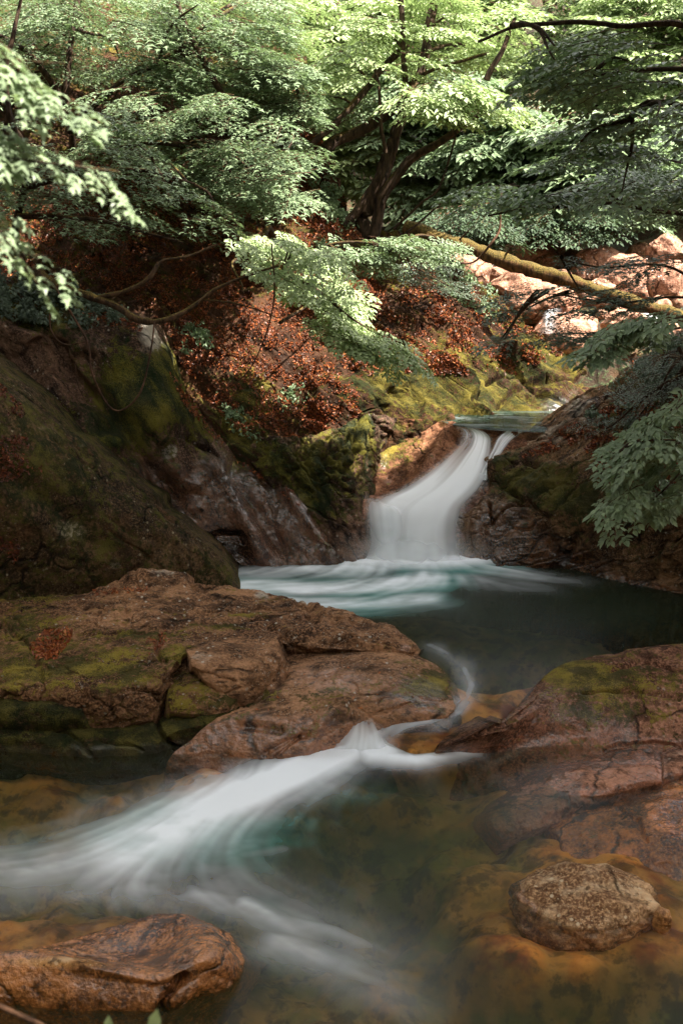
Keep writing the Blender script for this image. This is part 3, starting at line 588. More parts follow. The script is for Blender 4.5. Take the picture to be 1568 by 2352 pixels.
# right shelf
rows = [
 [(1155, 1650, .30, 0), (1205, 1602, .32, 0), (1262, 1548, .345, 0), (1335, 1516, .35, 0), (1420, 1500, .355, 0), (1500, 1491, .36, 0), (1580, 1482, .37, 0), (1760, 1470, .38, 0)],
 [(1140, 1664, .32, 0), (1200, 1622, .345, 0), (1262, 1570, .37, 0), (1340, 1538, .40, 0), (1420, 1522, .42, 0), (1500, 1514, .43, 0), (1580, 1508, .44, 0), (1760, 1500, .45, 0)],
 [(1085, 1690, .27, 0), (1185, 1650, .30, 0), (1255, 1612, .33, 0), (1340, 1585, .37, 0), (1430, 1572, .38, 0), (1510, 1565, .38, 0), (1590, 1560, .38, 0), (1760, 1550, .40, 0)],
 [(1030, 1712, .20, 0), (1140, 1680, .27, 0), (1230, 1662, .20, 0), (1330, 1645, .21, 0), (1430, 1635, .22, 0), (1520, 1630, .24, 0), (1600, 1630, .25, 0), (1760, 1620, .27, 0)],
 [(1005, 1724, .09, 0), (1100, 1706, .15, 0), (1200, 1704, .05, 0), (1310, 1698, .04, 0), (1430, 1696, .05, 0), (1520, 1694, .06, 0), (1600, 1690, .08, 0), (1760, 1680, .1, 0)],
 [(990, 1752, -.06, 0), (1090, 1745, -.05, 0), (1190, 1745, -.06, 0), (1310, 1745, -.06, 0), (1430, 1745, -.05, 0), (1520, 1740, -.04, 0), (1600, 1740, -.03, 0), (1760, 1730, -.02, 0)],
 [(960, 1830, -.4, 0), (1080, 1840, -.35, 0), (1190, 1850, -.25, 0), (1310, 1850, -.2, 0), (1430, 1850, -.2, 0), (1520, 1850, -.2, 0), (1600, 1850, -.2, 0), (1760, 1850, -.2, 0)]]
rocknet('right_shelf', rows, 280, 420, M_pink, 'low wet reddish rock shelf with green film and pooled seams, right of the curling channel', 'rock shelf', key='rshelf', ext=(0, 4, 0.5), wl=0, ridge=[(.015, .9, .05)],
        disp=[(.03, 1.0, 4), (.008, 4.5, 4), (.003, 18, 3)], cracks=[([(1340, 1590), (1400, 1585), (1500, 1590), (1560, 1600)], 5, .05), ([(1400, 1545), (1480, 1520), (1560, 1540)], 5, .05), ([(1130, 1690), (1180, 1650), (1230, 1600)], 5, .03), ([(1210, 1690), (1240, 1640)], 3, .02), ([(1390, 1720), (1480, 1700), (1568, 1710)], 5, .04)],
        bumps=[([(1440, 1510), (1568, 1500)], 10, .06)],
        moss0=.02, moss=[(1400, 1560, 140, 45, .5), (1300, 1540, 60, 30, .3), (1350, 1640, 120, 30, .3)], wet0=.25, wet=[(1300, 1640, 200, 60, .3), (1530, 1670, 60, 40, -.5), (1540, 1560, 60, 40, -.3)], skirt=(.8, -.5, .3, -.6))
# pink foreground rocks
slabblock('cracked_pink_rock', [
 [(1150, 1830, 8.4), (1230, 1778, 8.7), (1320, 1742, 8.85), (1400, 1722, 8.95), (1480, 1716, 9.0), (1512, 1722, 9.0)],
 [(1130, 1850, 8.2), (1220, 1810, 8.35), (1320, 1775, 8.45), (1400, 1755, 8.55), (1480, 1750, 8.6), (1518, 1755, 8.6)],
 [(1120, 1870, 8.05), (1220, 1838, 8.15), (1330, 1808, 8.2), (1420, 1790, 8.28), (1490, 1785, 8.32), (1520, 1785, 8.35)],
 [(1130, 1895, 7.9), (1230, 1868, 8.0), (1330, 1835, 8.1), (1420, 1810, 8.2), (1490, 1797, 8.27), (1521, 1793, 8.3)],
 [(1150, 1930, 7.85), (1240, 1900, 7.95), (1330, 1865, 8.1), (1420, 1835, 8.2), (1490, 1820, 8.28), (1521, 1815, 8.3)]],
 'long smooth pink-brown rock at the right edge, split off by a dark diagonal crack', mat=M_pink, nv=170, nu=260, moss0=-.35, wet0=-.1, wet=[(1210, 1850, 120, 45, 1.0), (1300, 1850, 100, 20, .5)])
slabblock('lower_pink_rock', [
 [(1265, 1900, 8.05), (1330, 1862, 8.2), (1430, 1832, 8.3), (1520, 1790, 8.5), (1620, 1765, 8.6), (1760, 1750, 8.6)],
 [(1270, 1912, 7.9), (1340, 1880, 7.95), (1430, 1860, 8.0), (1520, 1825, 8.1), (1620, 1810, 8.15), (1760, 1800, 8.15)],
 [(1290, 1935, 7.75), (1360, 1910, 7.75), (1440, 1895, 7.75), (1530, 1870, 7.8), (1620, 1860, 7.8), (1760, 1850, 7.8)],
 [(1290, 1970, 7.55), (1370, 1960, 7.5), (1450, 1950, 7.48), (1530, 1935, 7.45), (1620, 1925, 7.45), (1760, 1920, 7.45)],
 [(1290, 2050, 7.3), (1370, 2050, 7.2), (1450, 2040, 7.2), (1530, 2030, 7.2), (1620, 2030, 7.2), (1760, 2030, 7.2)]],
 'orange-brown wet rock sloping into the pool below the diagonal crack, right edge', mat=M_amber, nv=170, nu=240, ext=(0, 4, .4), moss0=-.2, wet0=.8, wet=[(1560, 1810, 60, 25, -1.2)], cracks=[([(1400, 1850), (1460, 1880), (1480, 1930)], 5, .03)])
slabblock('knob_rock', [
 [(1518, 1722, 8.95), (1545, 1716, 9.0), (1620, 1712, 9.0), (1720, 1712, 9.0)],
 [(1522, 1750, 8.6), (1550, 1742, 8.62), (1620, 1738, 8.65), (1720, 1738, 8.65)],
 [(1524, 1778, 8.42), (1550, 1770, 8.45), (1620, 1762, 8.5), (1720, 1760, 8.5)],
 [(1524, 1800, 8.4), (1550, 1790, 8.42), (1620, 1780, 8.48), (1720, 1780, 8.48)]],
 'short pale pink rock knob behind the crack at the right edge', mat=M_pink, ext=(0, 4, .3), nv=80, nu=100, moss0=-.4, wet0=-.3, pale0=.3, side=.15, skirt=(.4, -.3, .2, -.3))

# foreground boulders
def fr(W, px, py):
    return W
c = PZ(1352, 2120, -.02)
boulder('river_boulder', (c[0]+.05, c[1]+.30, -.15), (.53, .40, .29), 12, M_tan, 'rounded speckled tan boulder standing alone in the water, lower right', wl=-.04, cuts=4, cut=(.84, .97), sub=6, rough=.05, rot=-.05, moss0=-.5, wet0=-.5, pale0=.34, wetb=[(1180, 2110, 50, 70, 1.3), (1350, 2165, 260, 24, 1.2)])
c = PZ(1512, 2140, -.05)
boulder('river_stone', (c[0]+.03, c[1]+.05, .0), (.07, .07, .09), 5, M_boulder, 'small dark wet stone touching the right side of the lone tan boulder', cuts=6, sub=4, moss0=-.5, wet0=.4, name_cat='stone')
rows = [
 [(-160, 2205, -.04, 0), (-20, 2195, -.02, 0), (90, 2178, .0, 0), (200, 2146, .01, 0), (300, 2118, .02, 0), (390, 2100, .03, 0), (470, 2116, .03, 0), (530, 2145, .0, 0), (572, 2200, -.08, 0)],
 [(-160, 2206, .10, 0), (-20, 2192, .13, 0), (90, 2182, .14, 0), (200, 2170, .06, 0), (295, 2148, .03, 0), (385, 2124, .05, 0), (465, 2122, .14, 0), (522, 2158, .09, 0), (562, 2206, .0, 0)],
 [(-160, 2208, .17, 0), (-20, 2190, .22, 0), (80, 2184, .23, 0), (185, 2198, .12, 0), (285, 2196, .03, 0), (372, 2176, .05, 0), (448, 2156, .19, 0), (508, 2170, .19, 0), (552, 2218, .05, 0)],
 [(-160, 2218, .19, 0), (-20, 2198, .24, 0), (80, 2192, .25, 0), (185, 2212, .24, 0), (285, 2232, .20, 0), (365, 2240, .17, 0), (435, 2214, .24, 0), (495, 2200, .23, 0), (544, 2236, .05, 0)],
 [(-160, 2250, .15, 0), (-20, 2232, .19, 0), (80, 2230, .20, 0), (185, 2245, .17, 0), (285, 2258, .14, 0), (362, 2264, .13, 0), (425, 2252, .15, 0), (485, 2238, .13, 0), (534, 2255, .02, 0)],
 [(-160, 2300, .04, 0), (-20, 2290, .06, 0), (80, 2296, .05, 0), (185, 2308, .04, 0), (280, 2318, .02, 0), (358, 2318, .02, 0), (418, 2300, .05, 0), (470, 2275, .04, 0), (520, 2280, -.04, 0)],
 [(-160, 2360, -.2, 0), (-20, 2360, -.2, 0), (80, 2365, -.2, 0), (185, 2375, -.2, 0), (280, 2380, -.2, 0), (355, 2375, -.2, 0), (415, 2350, -.2, 0), (460, 2325, -.2, 0), (505, 2315, -.25, 0)]]
rocknet('wet_boulder', rows, 300, 380, M_boulder, 'wet orange-brown boulder with a shallow water-filled hollow on top, bottom left corner', 'boulder', key='wet', ext=(1.5, 0, 0), wl=0, ridge=[(.02, 2.2, .05)],
        disp=[(.015, 2, 4), (.008, 8, 4), (.003, 30, 3)], cracks=[([(372, 2330), (378, 2290), (400, 2262), (420, 2246)], 9, .10), ([(340, 2262), (400, 2258), (430, 2250)], 5, .02)], moss0=-.5, wet0=.85, wet=[(150, 2210, 150, 16, -.7), (300, 2170, 180, 25, .4), (500, 2180, 50, 40, -.3)], pale0=-.05, pale=[(150, 2205, 170, 14, .55), (420, 2235, 60, 14, .4), (520, 2190, 40, 25, .4)], skirt=(.5, -.4, .1, -.3), side=.35)
c = PZ(-22, 2000, 0)
boulder('edge_boulder', (c[0]-.12, c[1], .02), (.17, .15, .16), 9, M_dark, 'black wet rock just peeking in at the left edge of the water', cuts=6, sub=5, moss0=-.2, wet0=.9)

# ---- beds
pts = [(-200, 1700, .25), (0, 1780, .32), (300, 1790, .30), (600, 1790, .28), (480, 1760, .12), (0, 1860, .40), (0, 1960, .6), (400, 1920, .9), (700, 1950, 1.0), (900, 1950, .9), (900, 1830, .55), (1100, 1850, .5), (1200, 1790, .22), (1350, 1760, .1), (1500, 1700, .05),
       (1150, 1930, .22), (1300, 1950, .14), (1450, 2000, .16), (1560, 2050, .2), (1000, 2050, .55), (1250, 2030, .35), (1050, 2200, .7), (600, 2250, .55), (850, 2340, .16), (650, 2370, .2), (1000, 2330, .34), (1250, 2250, .55), (1400, 2250, .6), (1500, 2330, .5), (1250, 2360, .6), (1560, 2230, .5), (800, 2250, .5), (250, 2060, .25), (450, 2080, .3), (50, 2100, .15), (1150, 2120, .10), (900, 1750, .3), (1200, 2165, .07), (1350, 2175, .08), (1500, 2160, .08), (1160, 2060, .2), (1550, 2120, .12), (1250, 2010, .22), (1440, 1990, .12)]  # lower right set deeper, so its darker tone stands in for shade
pw = np.array([(*PZ(x, y, 0)[:2], d) for x, y, d in pts])
def lower_depth(X, Y):
    D2 = (X[..., None]-pw[:, 0])**2+(Y[..., None]-pw[:, 1])**2+.01
    w = D2**-1.6; d = (w*pw[:, 2]).sum(-1)/w.sum(-1)
    d = d+.13*fbm(np.stack([X.ravel()*2.2, Y.ravel()*2.2, X.ravel()*0+4], 1), 4).reshape(X.shape)*np.minimum(d*3, 1)
    return np.maximum(d, .03)
gx = np.linspace(-4.2, 4.8, 300); gy = np.linspace(3.2, 10, 240); X, Y = np.meshgrid(gx, gy)
dd = lower_depth(X, Y)
V = np.stack([X, Y, -dd], 2).reshape(-1, 3)
link('stream_bed', mesh_np('stream_bed', V, grid_faces(240, 300)[:, ::-1], M_bed), kind='structure')

# ---- flow field helpers
class Flow:
    def __init__(s, strokes, x0, x1, y0, y1, dflt=(1, 0), res=.06):
        s.x0, s.y0, s.res = x0, y0, res
        gx = np.arange(x0, x1, res); gy = np.arange(y0, y1, res); X, Y = np.meshgrid(gx, gy)
        vx = np.full(X.shape, dflt[0]*.02); vy = np.full(X.shape, dflt[1]*.02)
        for line, w in strokes:
            for a, b in zip(line[:-1], line[1:]):
                a = np.array(a[:2]); b = np.array(b[:2]); d = b-a; L = np.linalg.norm(d)+1e-9
                t = np.clip(((X-a[0])*d[0]+(Y-a[1])*d[1])/L**2, 0, 1)
                q = np.hypot(X-a[0]-t*d[0], Y-a[1]-t*d[1]); g = np.exp(-(q/w)**2)+.03*np.exp(-q/1.2)
                vx += g*d[0]/L; vy += g*d[1]/L
        n = np.hypot(vx, vy)+1e-9; s.vx = vx/n; s.vy = vy/n
    def at(s, x, y):
        i = np.clip(((y-s.y0)/s.res), 0, s.vx.shape[0]-1.001); j = np.clip(((x-s.x0)/s.res), 0, s.vx.shape[1]-1.001)
        a = i.astype(int); b = j.astype(int); fi = i-a; fj = j-b; o = []
        for G in (s.vx, s.vy):
            o.append(G[a, b]*(1-fi)*(1-fj)+G[a+1, b]*fi*(1-fj)+G[a, b+1]*(1-fi)*fj+G[a+1, b+1]*fi*fj)
        return o
    def lic(s, x, y, freq=9, steps=14, h=.05, seed=0):
        acc = 0; W = 0
        for sg in (1, -1):
            cx, cy = x.copy(), y.copy()
            for k in range(steps):
                w = 1-k/steps
                acc = acc+w*fbm(np.stack([cx*freq, cy*freq, cx*0+seed], 1), 2); W += w
                vx, vy = s.at(cx, cy); cx = cx+sg*h*vx; cy = cy+sg*h*vy
        return acc/W*2.6
def wl(line, z): return [PZ(x, y, z) for x, y in line]
def strokes_foam(x, y, S, z, streak):
    f = np.zeros(len(x)); halo = np.zeros(len(x))
    for line, w0, w1, a0, a1, *pw_ in S:
        q, t = seg_dist(x, y, wl(line, z)); q = q*(1+.35*streak)
        w = (w0*(1-t)+w1*t); a = a0*(1-t)+a1*t
        f = np.maximum(f, a*np.exp(-(q/w)**2)); halo = np.maximum(halo, a*np.exp(-(q/(w*2.2))**2))
    return f, halo

def watermat():
    t = NT('stream_water')
    foam = t.attr('foam'); depth = t.attr('depth'); teal = t.attr('teal')
    fac = t.math('SUBTRACT', 1., t.math('POWER', 2.718, t.math('MULTIPLY', depth, -1.35)))
    tr = t.n('ShaderNodeBsdfTransparent'); t.put(tr.inputs[0], t.mix(t.map(depth, 0, .8), (1, .98, .94), (.80, .88, .66)))
    df = t.n('ShaderNodeBsdfDiffuse'); t.put(df.inputs[0], t.mix(teal, (.020, .027, .016), (.015, .21, .17)))
    body = t.mixs(fac, tr.outputs[0], df.outputs[0])
    fr_ = t.n('ShaderNodeFresnel'); fr_.inputs[0].default_value = 1.33
    gl = t.n('ShaderNodeBsdfAnisotropic'); gl.inputs['Roughness'].default_value = .24; t.put(gl.inputs[0], (.9, .92, 1.))
    nr = t.bump(t.attr('streak'), .04, .02)
    t.put(gl.inputs['Normal'], nr); t.put(fr_.inputs['Normal'], nr)
    surf = t.mixs(t.math('MULTIPLY', fr_.outputs[0], .32), body, gl.outputs[0])
    fd = t.n('ShaderNodeBsdfDiffuse'); t.put(fd.inputs[0], (.84, .89, .96))
    return t.end(t.mixs(foam, surf, fd.outputs[0]))
M_water = watermat()
def foammat():
    t = NT('white_water')
    tr = t.n('ShaderNodeBsdfTransparent')
    fd = t.n('ShaderNodeBsdfDiffuse'); t.put(fd.inputs[0], (.88, .93, .98))
    tl = t.n('ShaderNodeBsdfTranslucent'); t.put(tl.inputs[0], (.88, .93, .98))
    return t.end(t.mixs(t.attr('foam'), tr.outputs[0], t.mixs(.25, fd.outputs[0], tl.outputs[0])))
M_foam = foammat()

# ---- lower pool
S_low = [
 ([(835, 1700), (760, 1745), (620, 1800), (500, 1850), (400, 1905), (300, 1960)], .22, .42, 1.25, .72),
 ([(800, 1740), (640, 1810), (480, 1880)], .15, .22, 1.2, .95),
 ([(835, 1655), (845, 1710), (880, 1735)], .10, .16, 1.2, 1.2),
 ([(850, 1740), (950, 1752), (1050, 1736), (1120, 1716), (1185, 1690)], .15, .03, 1.05, .7),
 ([(430, 1900), (450, 1985), (540, 2050), (680, 2110), (820, 2160), (960, 2215), (1080, 2260)], .42, .26, .24, .0),
 ([(330, 1930), (180, 1975), (60, 2000), (-60, 1990)], .32, .30, .45, .28),
 ([(560, 2080), (650, 2125), (760, 2150), (860, 2190), (980, 2240)], .10, .18, .46, .0),
 ([(640, 2170), (780, 2210), (860, 2260), (960, 2310), (1050, 2345)], .15, .24, .34, .0),
 ([(300, 2040), (430, 2060), (560, 2085)], .22, .14, .30, .26),
 ([(560, 1960), (620, 1955), (650, 1950)], .09, .05, .16, .1)]
flow_strokes = [([(850, 1660), (840, 1710), (700, 1765), (500, 1850), (350, 1930), (180, 1985), (0, 2010), (-200, 2020)], .5), ([(870, 1720), (1000, 1740), (1190, 1690)], .15),
                ([(500, 1880), (440, 1960), (480, 2040), (640, 2100), (820, 2160), (1000, 2230), (1300, 2340), (1600, 2420)], .5), ([(900, 1900), (1000, 2000), (1150, 2160), (1350, 2230), (1600, 2250)], .4),
                ([(1500, 1760), (1200, 1830), (1000, 1900), (900, 2000)], .4), ([(0, 1800), (300, 1800), (600, 1770)], .2), ([(300, 2090), (560, 2110), (620, 2250), (700, 2400)], .3)]
fl = Flow([(wl(l, 0), w) for l, w in flow_strokes], -4.5, 5, 3, 10.2)
gx = np.linspace(-3.9, 4.2, 540); gy = np.linspace(3.6, 9.45, 390); X, Y = np.meshgrid(gx, gy); x = X.ravel(); y = Y.ravel()
s1 = fl.lic(x, y, 4.5, 16, .05, 1); s2 = fl.lic(x, y, 11, 16, .022, 5)
streak = s1*.6+s2*.75
cld = fbm(np.stack([x*2.2, y*3.0, x*0+21], 1), 4)
foam, halo = strokes_foam(x, y, S_low, 0, .5*s1+1.1*cld)
lf = pn(np.stack([x*1.3, y*1.3, x*0+8], 1))
foam = np.clip(foam*(1+(.22*s1+.26*s2+.45*cld)*(1-np.clip(foam-.5, 0, .45)*1.7)+.2*lf)+.07*halo*np.clip(.4+s2+cld, 0, 2)*.8, 0, .95)
dep = lower_depth(X, Y).ravel()
teal = np.clip(sstep(.1, .75, halo)*sstep(.3, .8, dep)*(.8+.5*streak+.5*lf), 0, 1)
zz = (.012*s1+.05)*np.clip(foam, 0, 1)+.03*np.exp(-((x-PZ(845, 1712, 0)[0])/.25)**2-((y-PZ(845, 1712, 0)[1])/.16)**2)
mw = mesh_np('lower_pool', np.stack([x, y, zz], 1), grid_faces(390, 540)[:, ::-1], M_water, attrs=dict(foam=foam, depth=dep, teal=teal, streak=streak))
link('lower_pool', mw, kind='structure')

# ---- middle pool and its curling outlet
mz = .35
rows = [
 [(380, 1276, mz, 0), (640, 1276, mz, 0), (820, 1276, mz, 0), (1000, 1276, mz, 0), (1200, 1282, mz, 0), (1450, 1300, mz, 0), (1800, 1340, mz, 0)],
 [(380, 1330, mz, 0), (620, 1330, mz, 0), (820, 1330, mz, 0), (1010, 1330, mz, 0), (1200, 1335, mz, 0), (1450, 1345, mz, 0), (1800, 1380, mz, 0)],
 [(520, 1400, mz, 0), (700, 1400, mz, 0), (860, 1400, mz, 0), (1020, 1400, mz, 0), (1200, 1400, mz, 0), (1450, 1400, mz, 0), (1800, 1425, mz, 0)],
 [(760, 1455, mz, 0), (860, 1455, mz, 0), (950, 1455, mz, 0), (1060, 1455, mz, 0), (1200, 1455, mz, 0), (1420, 1455, mz, 0), (1800, 1470, mz, 0)],
 [(900, 1500, mz, 0), (960, 1502, mz, 0), (1030, 1505, mz, 0), (1110, 1508, mz, 0), (1200, 1512, mz, 0), (1340, 1515, mz, 0), (1700, 1510, mz, 0)],
 [(985, 1540, .335, 0), (1020, 1543, .335, 0), (1065, 1546, .335, 0), (1120, 1550, .335, 0), (1180, 1556, .335, 0), (1260, 1562, .335, 0), (1420, 1560, .33, 0)],
 [(1030, 1585, .31, 0), (1058, 1590, .31, 0), (1085, 1595, .31, 0), (1115, 1600, .31, 0), (1150, 1610, .31, 0), (1190, 1620, .30, 0), (1230, 1630, .27, 0)],
 [(1030, 1618, .27, 0), (1055, 1624, .27, 0), (1075, 1630, .27, 0), (1100, 1640, .27, 0), (1122, 1650, .27, 0), (1150, 1664, .26, 0), (1175, 1678, .2, 0)],
 [(950, 1632, .23, 0), (980, 1640, .23, 0), (1010, 1650, .23, 0), (1035, 1662, .23, 0), (1055, 1676, .22, 0), (1078, 1692, .19, 0), (1095, 1706, .12, 0)],
 [(875, 1636, .20, 0), (895, 1648, .20, 0), (915, 1662, .195, 0), (940, 1678, .185, 0), (965, 1695, .17, 0), (990, 1712, .13, 0), (1015, 1732, .07, 0)],
 [(826, 1632, .20, 0), (845, 1655, .17, 0), (868, 1676, .14, 0), (895, 1696, .11, 0), (925, 1710, .08, 0), (955, 1725, .04, 0), (985, 1742, .0, 0)],
 [(770, 1650, .17, 0), (800, 1685, .10, 0), (835, 1705, .05, 0), (865, 1722, .01, 0), (900, 1735, -.02, 0), (935, 1748, -.04, 0), (960, 1760, -.05, 0)]]
nv, nu = 460, 420
G = net_pts(rows, nv, nu); x = G[..., 0].ravel(); y = G[..., 1].ravel()
flow_mid = [([(950, 1285), (980, 1330), (900, 1370), (650, 1385), (480, 1385)], .5), ([(1050, 1290), (1250, 1320), (1500, 1360), (1700, 1380)], .5), ([(1500, 1420), (1200, 1440), (950, 1450), (700, 1430)], .5),
            ([(1300, 1470), (1180, 1520), (1120, 1590), (1080, 1650), (980, 1680), (880, 1690)], .35), ([(950, 1490), (1040, 1530), (1080, 1590), (1050, 1630), (950, 1640), (860, 1640), (800, 1680)], .25)]
fm = Flow([(wl(l, mz if max(p[1] for p in l) < 1500 else .28), w) for l, w in flow_mid], -4, 6, 8.4, 14.5)
s1 = fm.lic(x, y, 3.5, 16, .06, 2); s2 = fm.lic(x, y, 9, 14, .03, 6); streak = s1*.7+s2*.5
S_mid = [([(830, 1288), (950, 1292), (1100, 1290)], .30, .22, 1.3, 1.1),
         ([(560, 1345), (700, 1352), (850, 1348), (980, 1330)], .22, .26, .85, .8), ([(560, 1375), (700, 1388), (860, 1385), (980, 1375)], .20, .20, .75, .55),
         ([(560, 1318), (700, 1312), (850, 1310)], .25, .25, .35, .7), ([(1080, 1295), (1200, 1320), (1330, 1335)], .25, .15, .5, .12), ([(1060, 1330), (1250, 1350)], .25, .2, .28, .08)]
foam, halo = strokes_foam(x, y, S_mid, mz, s1)
S_c = [([(985, 1494), (1030, 1515), (1062, 1545), (1082, 1580), (1078, 1605), (1050, 1625), (990, 1640)], .045, .06, .17, .32), ([(1000, 1500), (1060, 1540), (1075, 1600), (1000, 1640)], .12, .10, .10, .18), ([(990, 1638), (930, 1642), (880, 1645)], .05, .08, .4, .5)]
f2, h2 = strokes_foam(x, y, S_c, .29, s1)
S_d = [([(860, 1640), (838, 1655), (838, 1700)], .09, .17, .8, 1.2), ([(880, 1722), (960, 1745)], .07, .05, .7, .7)]
f3, h3 = strokes_foam(x, y, S_d, .14, s1)
cld = fbm(np.stack([x*1.6, y*3.2, x*0+21], 1), 4)
foam = np.maximum(foam*(1+(.35*s1+.4*s2+.5*cld)*(1-np.clip(foam-.6, 0, .5)*1.9)), np.maximum(f2*(1+.9*s2), f3*(1+.3*streak)))
foam = np.clip(foam+.045*halo*(streak+.6), 0, .97)
ctl = [(640, 1290, .5), (640, 1400, 1.0), (900, 1400, 1.3), (1100, 1400, 1.6), (1400, 1400, 1.6), (1000, 1300, .8), (1300, 1320, .8), (950, 1480, .8), (1110, 1500, .55), (1200, 1480, .7), (1300, 1500, .4), (1420, 1500, .2), (1110, 1540, .28), (1200, 1555, .16), (1040, 1560, .12), (1110, 1600, .22), (1180, 1620, .10), (1080, 1640, .16), (1030, 1660, .12), (960, 1680, .07), (900, 1680, .07), (1290, 1540, .08), (1600, 1470, .6)]
cw = np.array([(*PZ(a, b, .33)[:2], c) for a, b, c in ctl])
D2 = (x[:, None]-cw[:, 0])**2+(y[:, None]-cw[:, 1])**2+.01; w = D2**-1.6; dep = (w*cw[:, 2]).sum(1)/w.sum(1)
dep = np.maximum(dep+.06*fbm(np.stack([x*2, y*2, x*0], 1), 3)*np.minimum(dep*2, 1), .03)
lf = pn(np.stack([x*1.1, y*1.1, x*0+8], 1))
teal = np.clip(sstep(.15, .7, halo)*sstep(.3, .9, dep)*(.8+.5*streak+.6*lf), 0, 1)
Gw = G.copy(); Gw[..., 2] += (.010*s1*np.clip(foam, 0, 1)+.05*np.clip(foam, 0, 1)*sstep(12.3, 13, y)).reshape(nv, nu)
link('middle_pool', mesh_np('middle_pool', Gw.reshape(-1, 3), grid_faces(nv, nu), M_water, attrs=dict(foam=foam, depth=dep, teal=teal, streak=streak)), kind='structure')
Gb = G.copy(); Gb[..., 2] -= dep.reshape(nv, nu)
uu = np.linspace(0, 1, nu)[None]; vv = np.linspace(0, 1, nv)[:, None]; Gb[..., 2] -= .40*(sstep(.60, .85, uu)+sstep(.16, 0, uu))*sstep(.35, .5, vv)
Gb = Gb[::3, ::3]
link('channel_bed', mesh_np('channel_bed', Gb.reshape(-1, 3), grid_faces(*Gb.shape[:2]), M_bed), kind='structure')

sp = [[(800, 1634, 9.12), (822, 1627, 9.12), (846, 1629, 9.12), (872, 1640, 9.12)],
      [(782, 1662, 9.0), (816, 1654, 8.98), (852, 1656, 8.98), (890, 1672, 9.0)],
      [(752, 1696, 8.93), (808, 1688, 8.88), (862, 1692, 8.88), (922, 1708, 8.92)],
      [(700, 1738, 8.85), (790, 1734, 8.78), (870, 1738, 8.78), (975, 1745, 8.84)],
      [(660, 1775, 8.75), (780, 1772, 8.68), (880, 1768, 8.70), (1010, 1762, 8.80)]]
SPLASH = sp
# ---- upper pool
uz = 1.75
rows = [[(960, 944, uz, 0), (1100, 944, uz, 0), (1250, 944, uz, 0), (1450, 944, uz, 0)],
        [(980, 958, uz, 0), (1100, 958, uz, 0), (1250, 958, uz, 0), (1450, 958, uz, 0)],
        [(1030, 973, uz, 0), (1090, 975, uz, 0), (1180, 980, uz, 0), (1400, 980, uz, 0)],
        [(1046, 979, uz-.02, 0), (1092, 984, uz-.03, 0), (1160, 990, uz-.03, 0), (1300, 995, uz-.03, 0)]]
G = net_pts(rows, 90, 260); x = G[..., 0].ravel(); y = G[..., 1].ravel()
st_ = fbm(np.stack([x*1.5, y*7+x*1.5, x*0], 1), 3)
link('upper_pool', mesh_np('upper_pool', G.reshape(-1, 3), grid_faces(90, 260), M_water, attrs=dict(foam=np.clip(st_*.12, 0, .2), depth=.9+st_*.4, teal=np.full(len(x), .05), streak=st_)), kind='structure')

# ---- falls
def falls(name, rows, nv, nu, prof, lay=1, seed=0, off=.0):
    G = net_pts(rows, nv, nu)
    v, u = np.meshgrid(np.linspace(0, 1, nv), np.linspace(0, 1, nu), indexing='ij')
    n = pn(np.stack([u.ravel()*7+seed, v.ravel()*.8, u.ravel()*0+seed], 1)).reshape(nv, nu)
    n2 = pn(np.stack([u.ravel()*19+seed, v.ravel()*1.1, u.ravel()*0+seed+5], 1)).reshape(nv, nu)
    a = prof(u, v, n*.7+n2*.4)
    N = normals(G); G = G+N*(off+.012*n[..., None])
    return mesh_np(name, G.reshape(-1, 3), grid_faces(nv, nu), M_foam, attrs=dict(foam=np.clip(a, 0, .96).ravel()))
def edge(u, a=.15, b=.15): return sstep(0, a, u)*sstep(0, b, 1-u)
up = [
 [(1026, 972, 14.74), (1052, 975, 14.7), (1076, 977, 14.68), (1102, 980, 14.66)],
 [(1050, 992, 14.6), (1078, 994, 14.58), (1104, 998, 14.55), (1132, 1006, 14.5)],
 [(1040, 1018, 14.42), (1074, 1020, 14.4), (1103, 1024, 14.38), (1134, 1034, 14.35)],
 [(1008, 1050, 14.25), (1050, 1050, 14.22), (1092, 1052, 14.2), (1134, 1058, 14.18)],
 [(960, 1088, 14.05), (1018, 1086, 14.0), (1075, 1086, 13.98), (1134, 1090, 13.96)],
 [(905, 1122, 13.82), (978, 1122, 13.76), (1046, 1122, 13.74), (1118, 1124, 13.74)],
 [(856, 1142, 13.62), (932, 1150, 13.56), (1008, 1156, 13.53), (1086, 1160, 13.55)],
 [(828, 1168, 13.46), (905, 1178, 13.40), (990, 1184, 13.38), (1080, 1188, 13.44)],
 [(826, 1210, 13.34), (900, 1216, 13.26), (985, 1220, 13.24), (1078, 1220, 13.32)],
 [(826, 1248, 13.26), (900, 1252, 13.16), (985, 1254, 13.13), (1084, 1252, 13.22)],
 [(812, 1280, 13.18), (896, 1286, 13.06), (985, 1290, 13.02), (1100, 1286, 13.12)],
 [(790, 1300, 13.08), (890, 1306, 12.94), (985, 1308, 12.9), (1130, 1302, 13.02)]]
def pw_(u, v, n):
    al = .22+.78*sstep(.16, .50, v)
    top = al+(1-al)*sstep(.34, .62, u)*.95
    n = n*(1+1.2*sstep(.5, .1, v))
    k = np.clip((v-.62)/.38, 0, 1)
    lw = 1-.46*np.sin(k*math.pi)*(.3+.7*np.abs(u*2-1)**1.5)
    return edge(u, .30, .32)*top*lw*(1+.42*n)*1.12*sstep(0, .07, v)*(1-.85*sstep(.9, 1, v))
f0 = falls('waterfall', up, 340, 200, pw_)
wf = link('waterfall', f0, kind='structure')
link('small_fall', falls('small_fall', SPLASH, 140, 140, lambda u, v, n: edge(u, .5, .5)*(.95-.1*v)*(1+.5*n)*sstep(.05, .62, v+.08*n)*(1-sstep(.6, .98, v)), seed=12, off=.0), kind='structure')
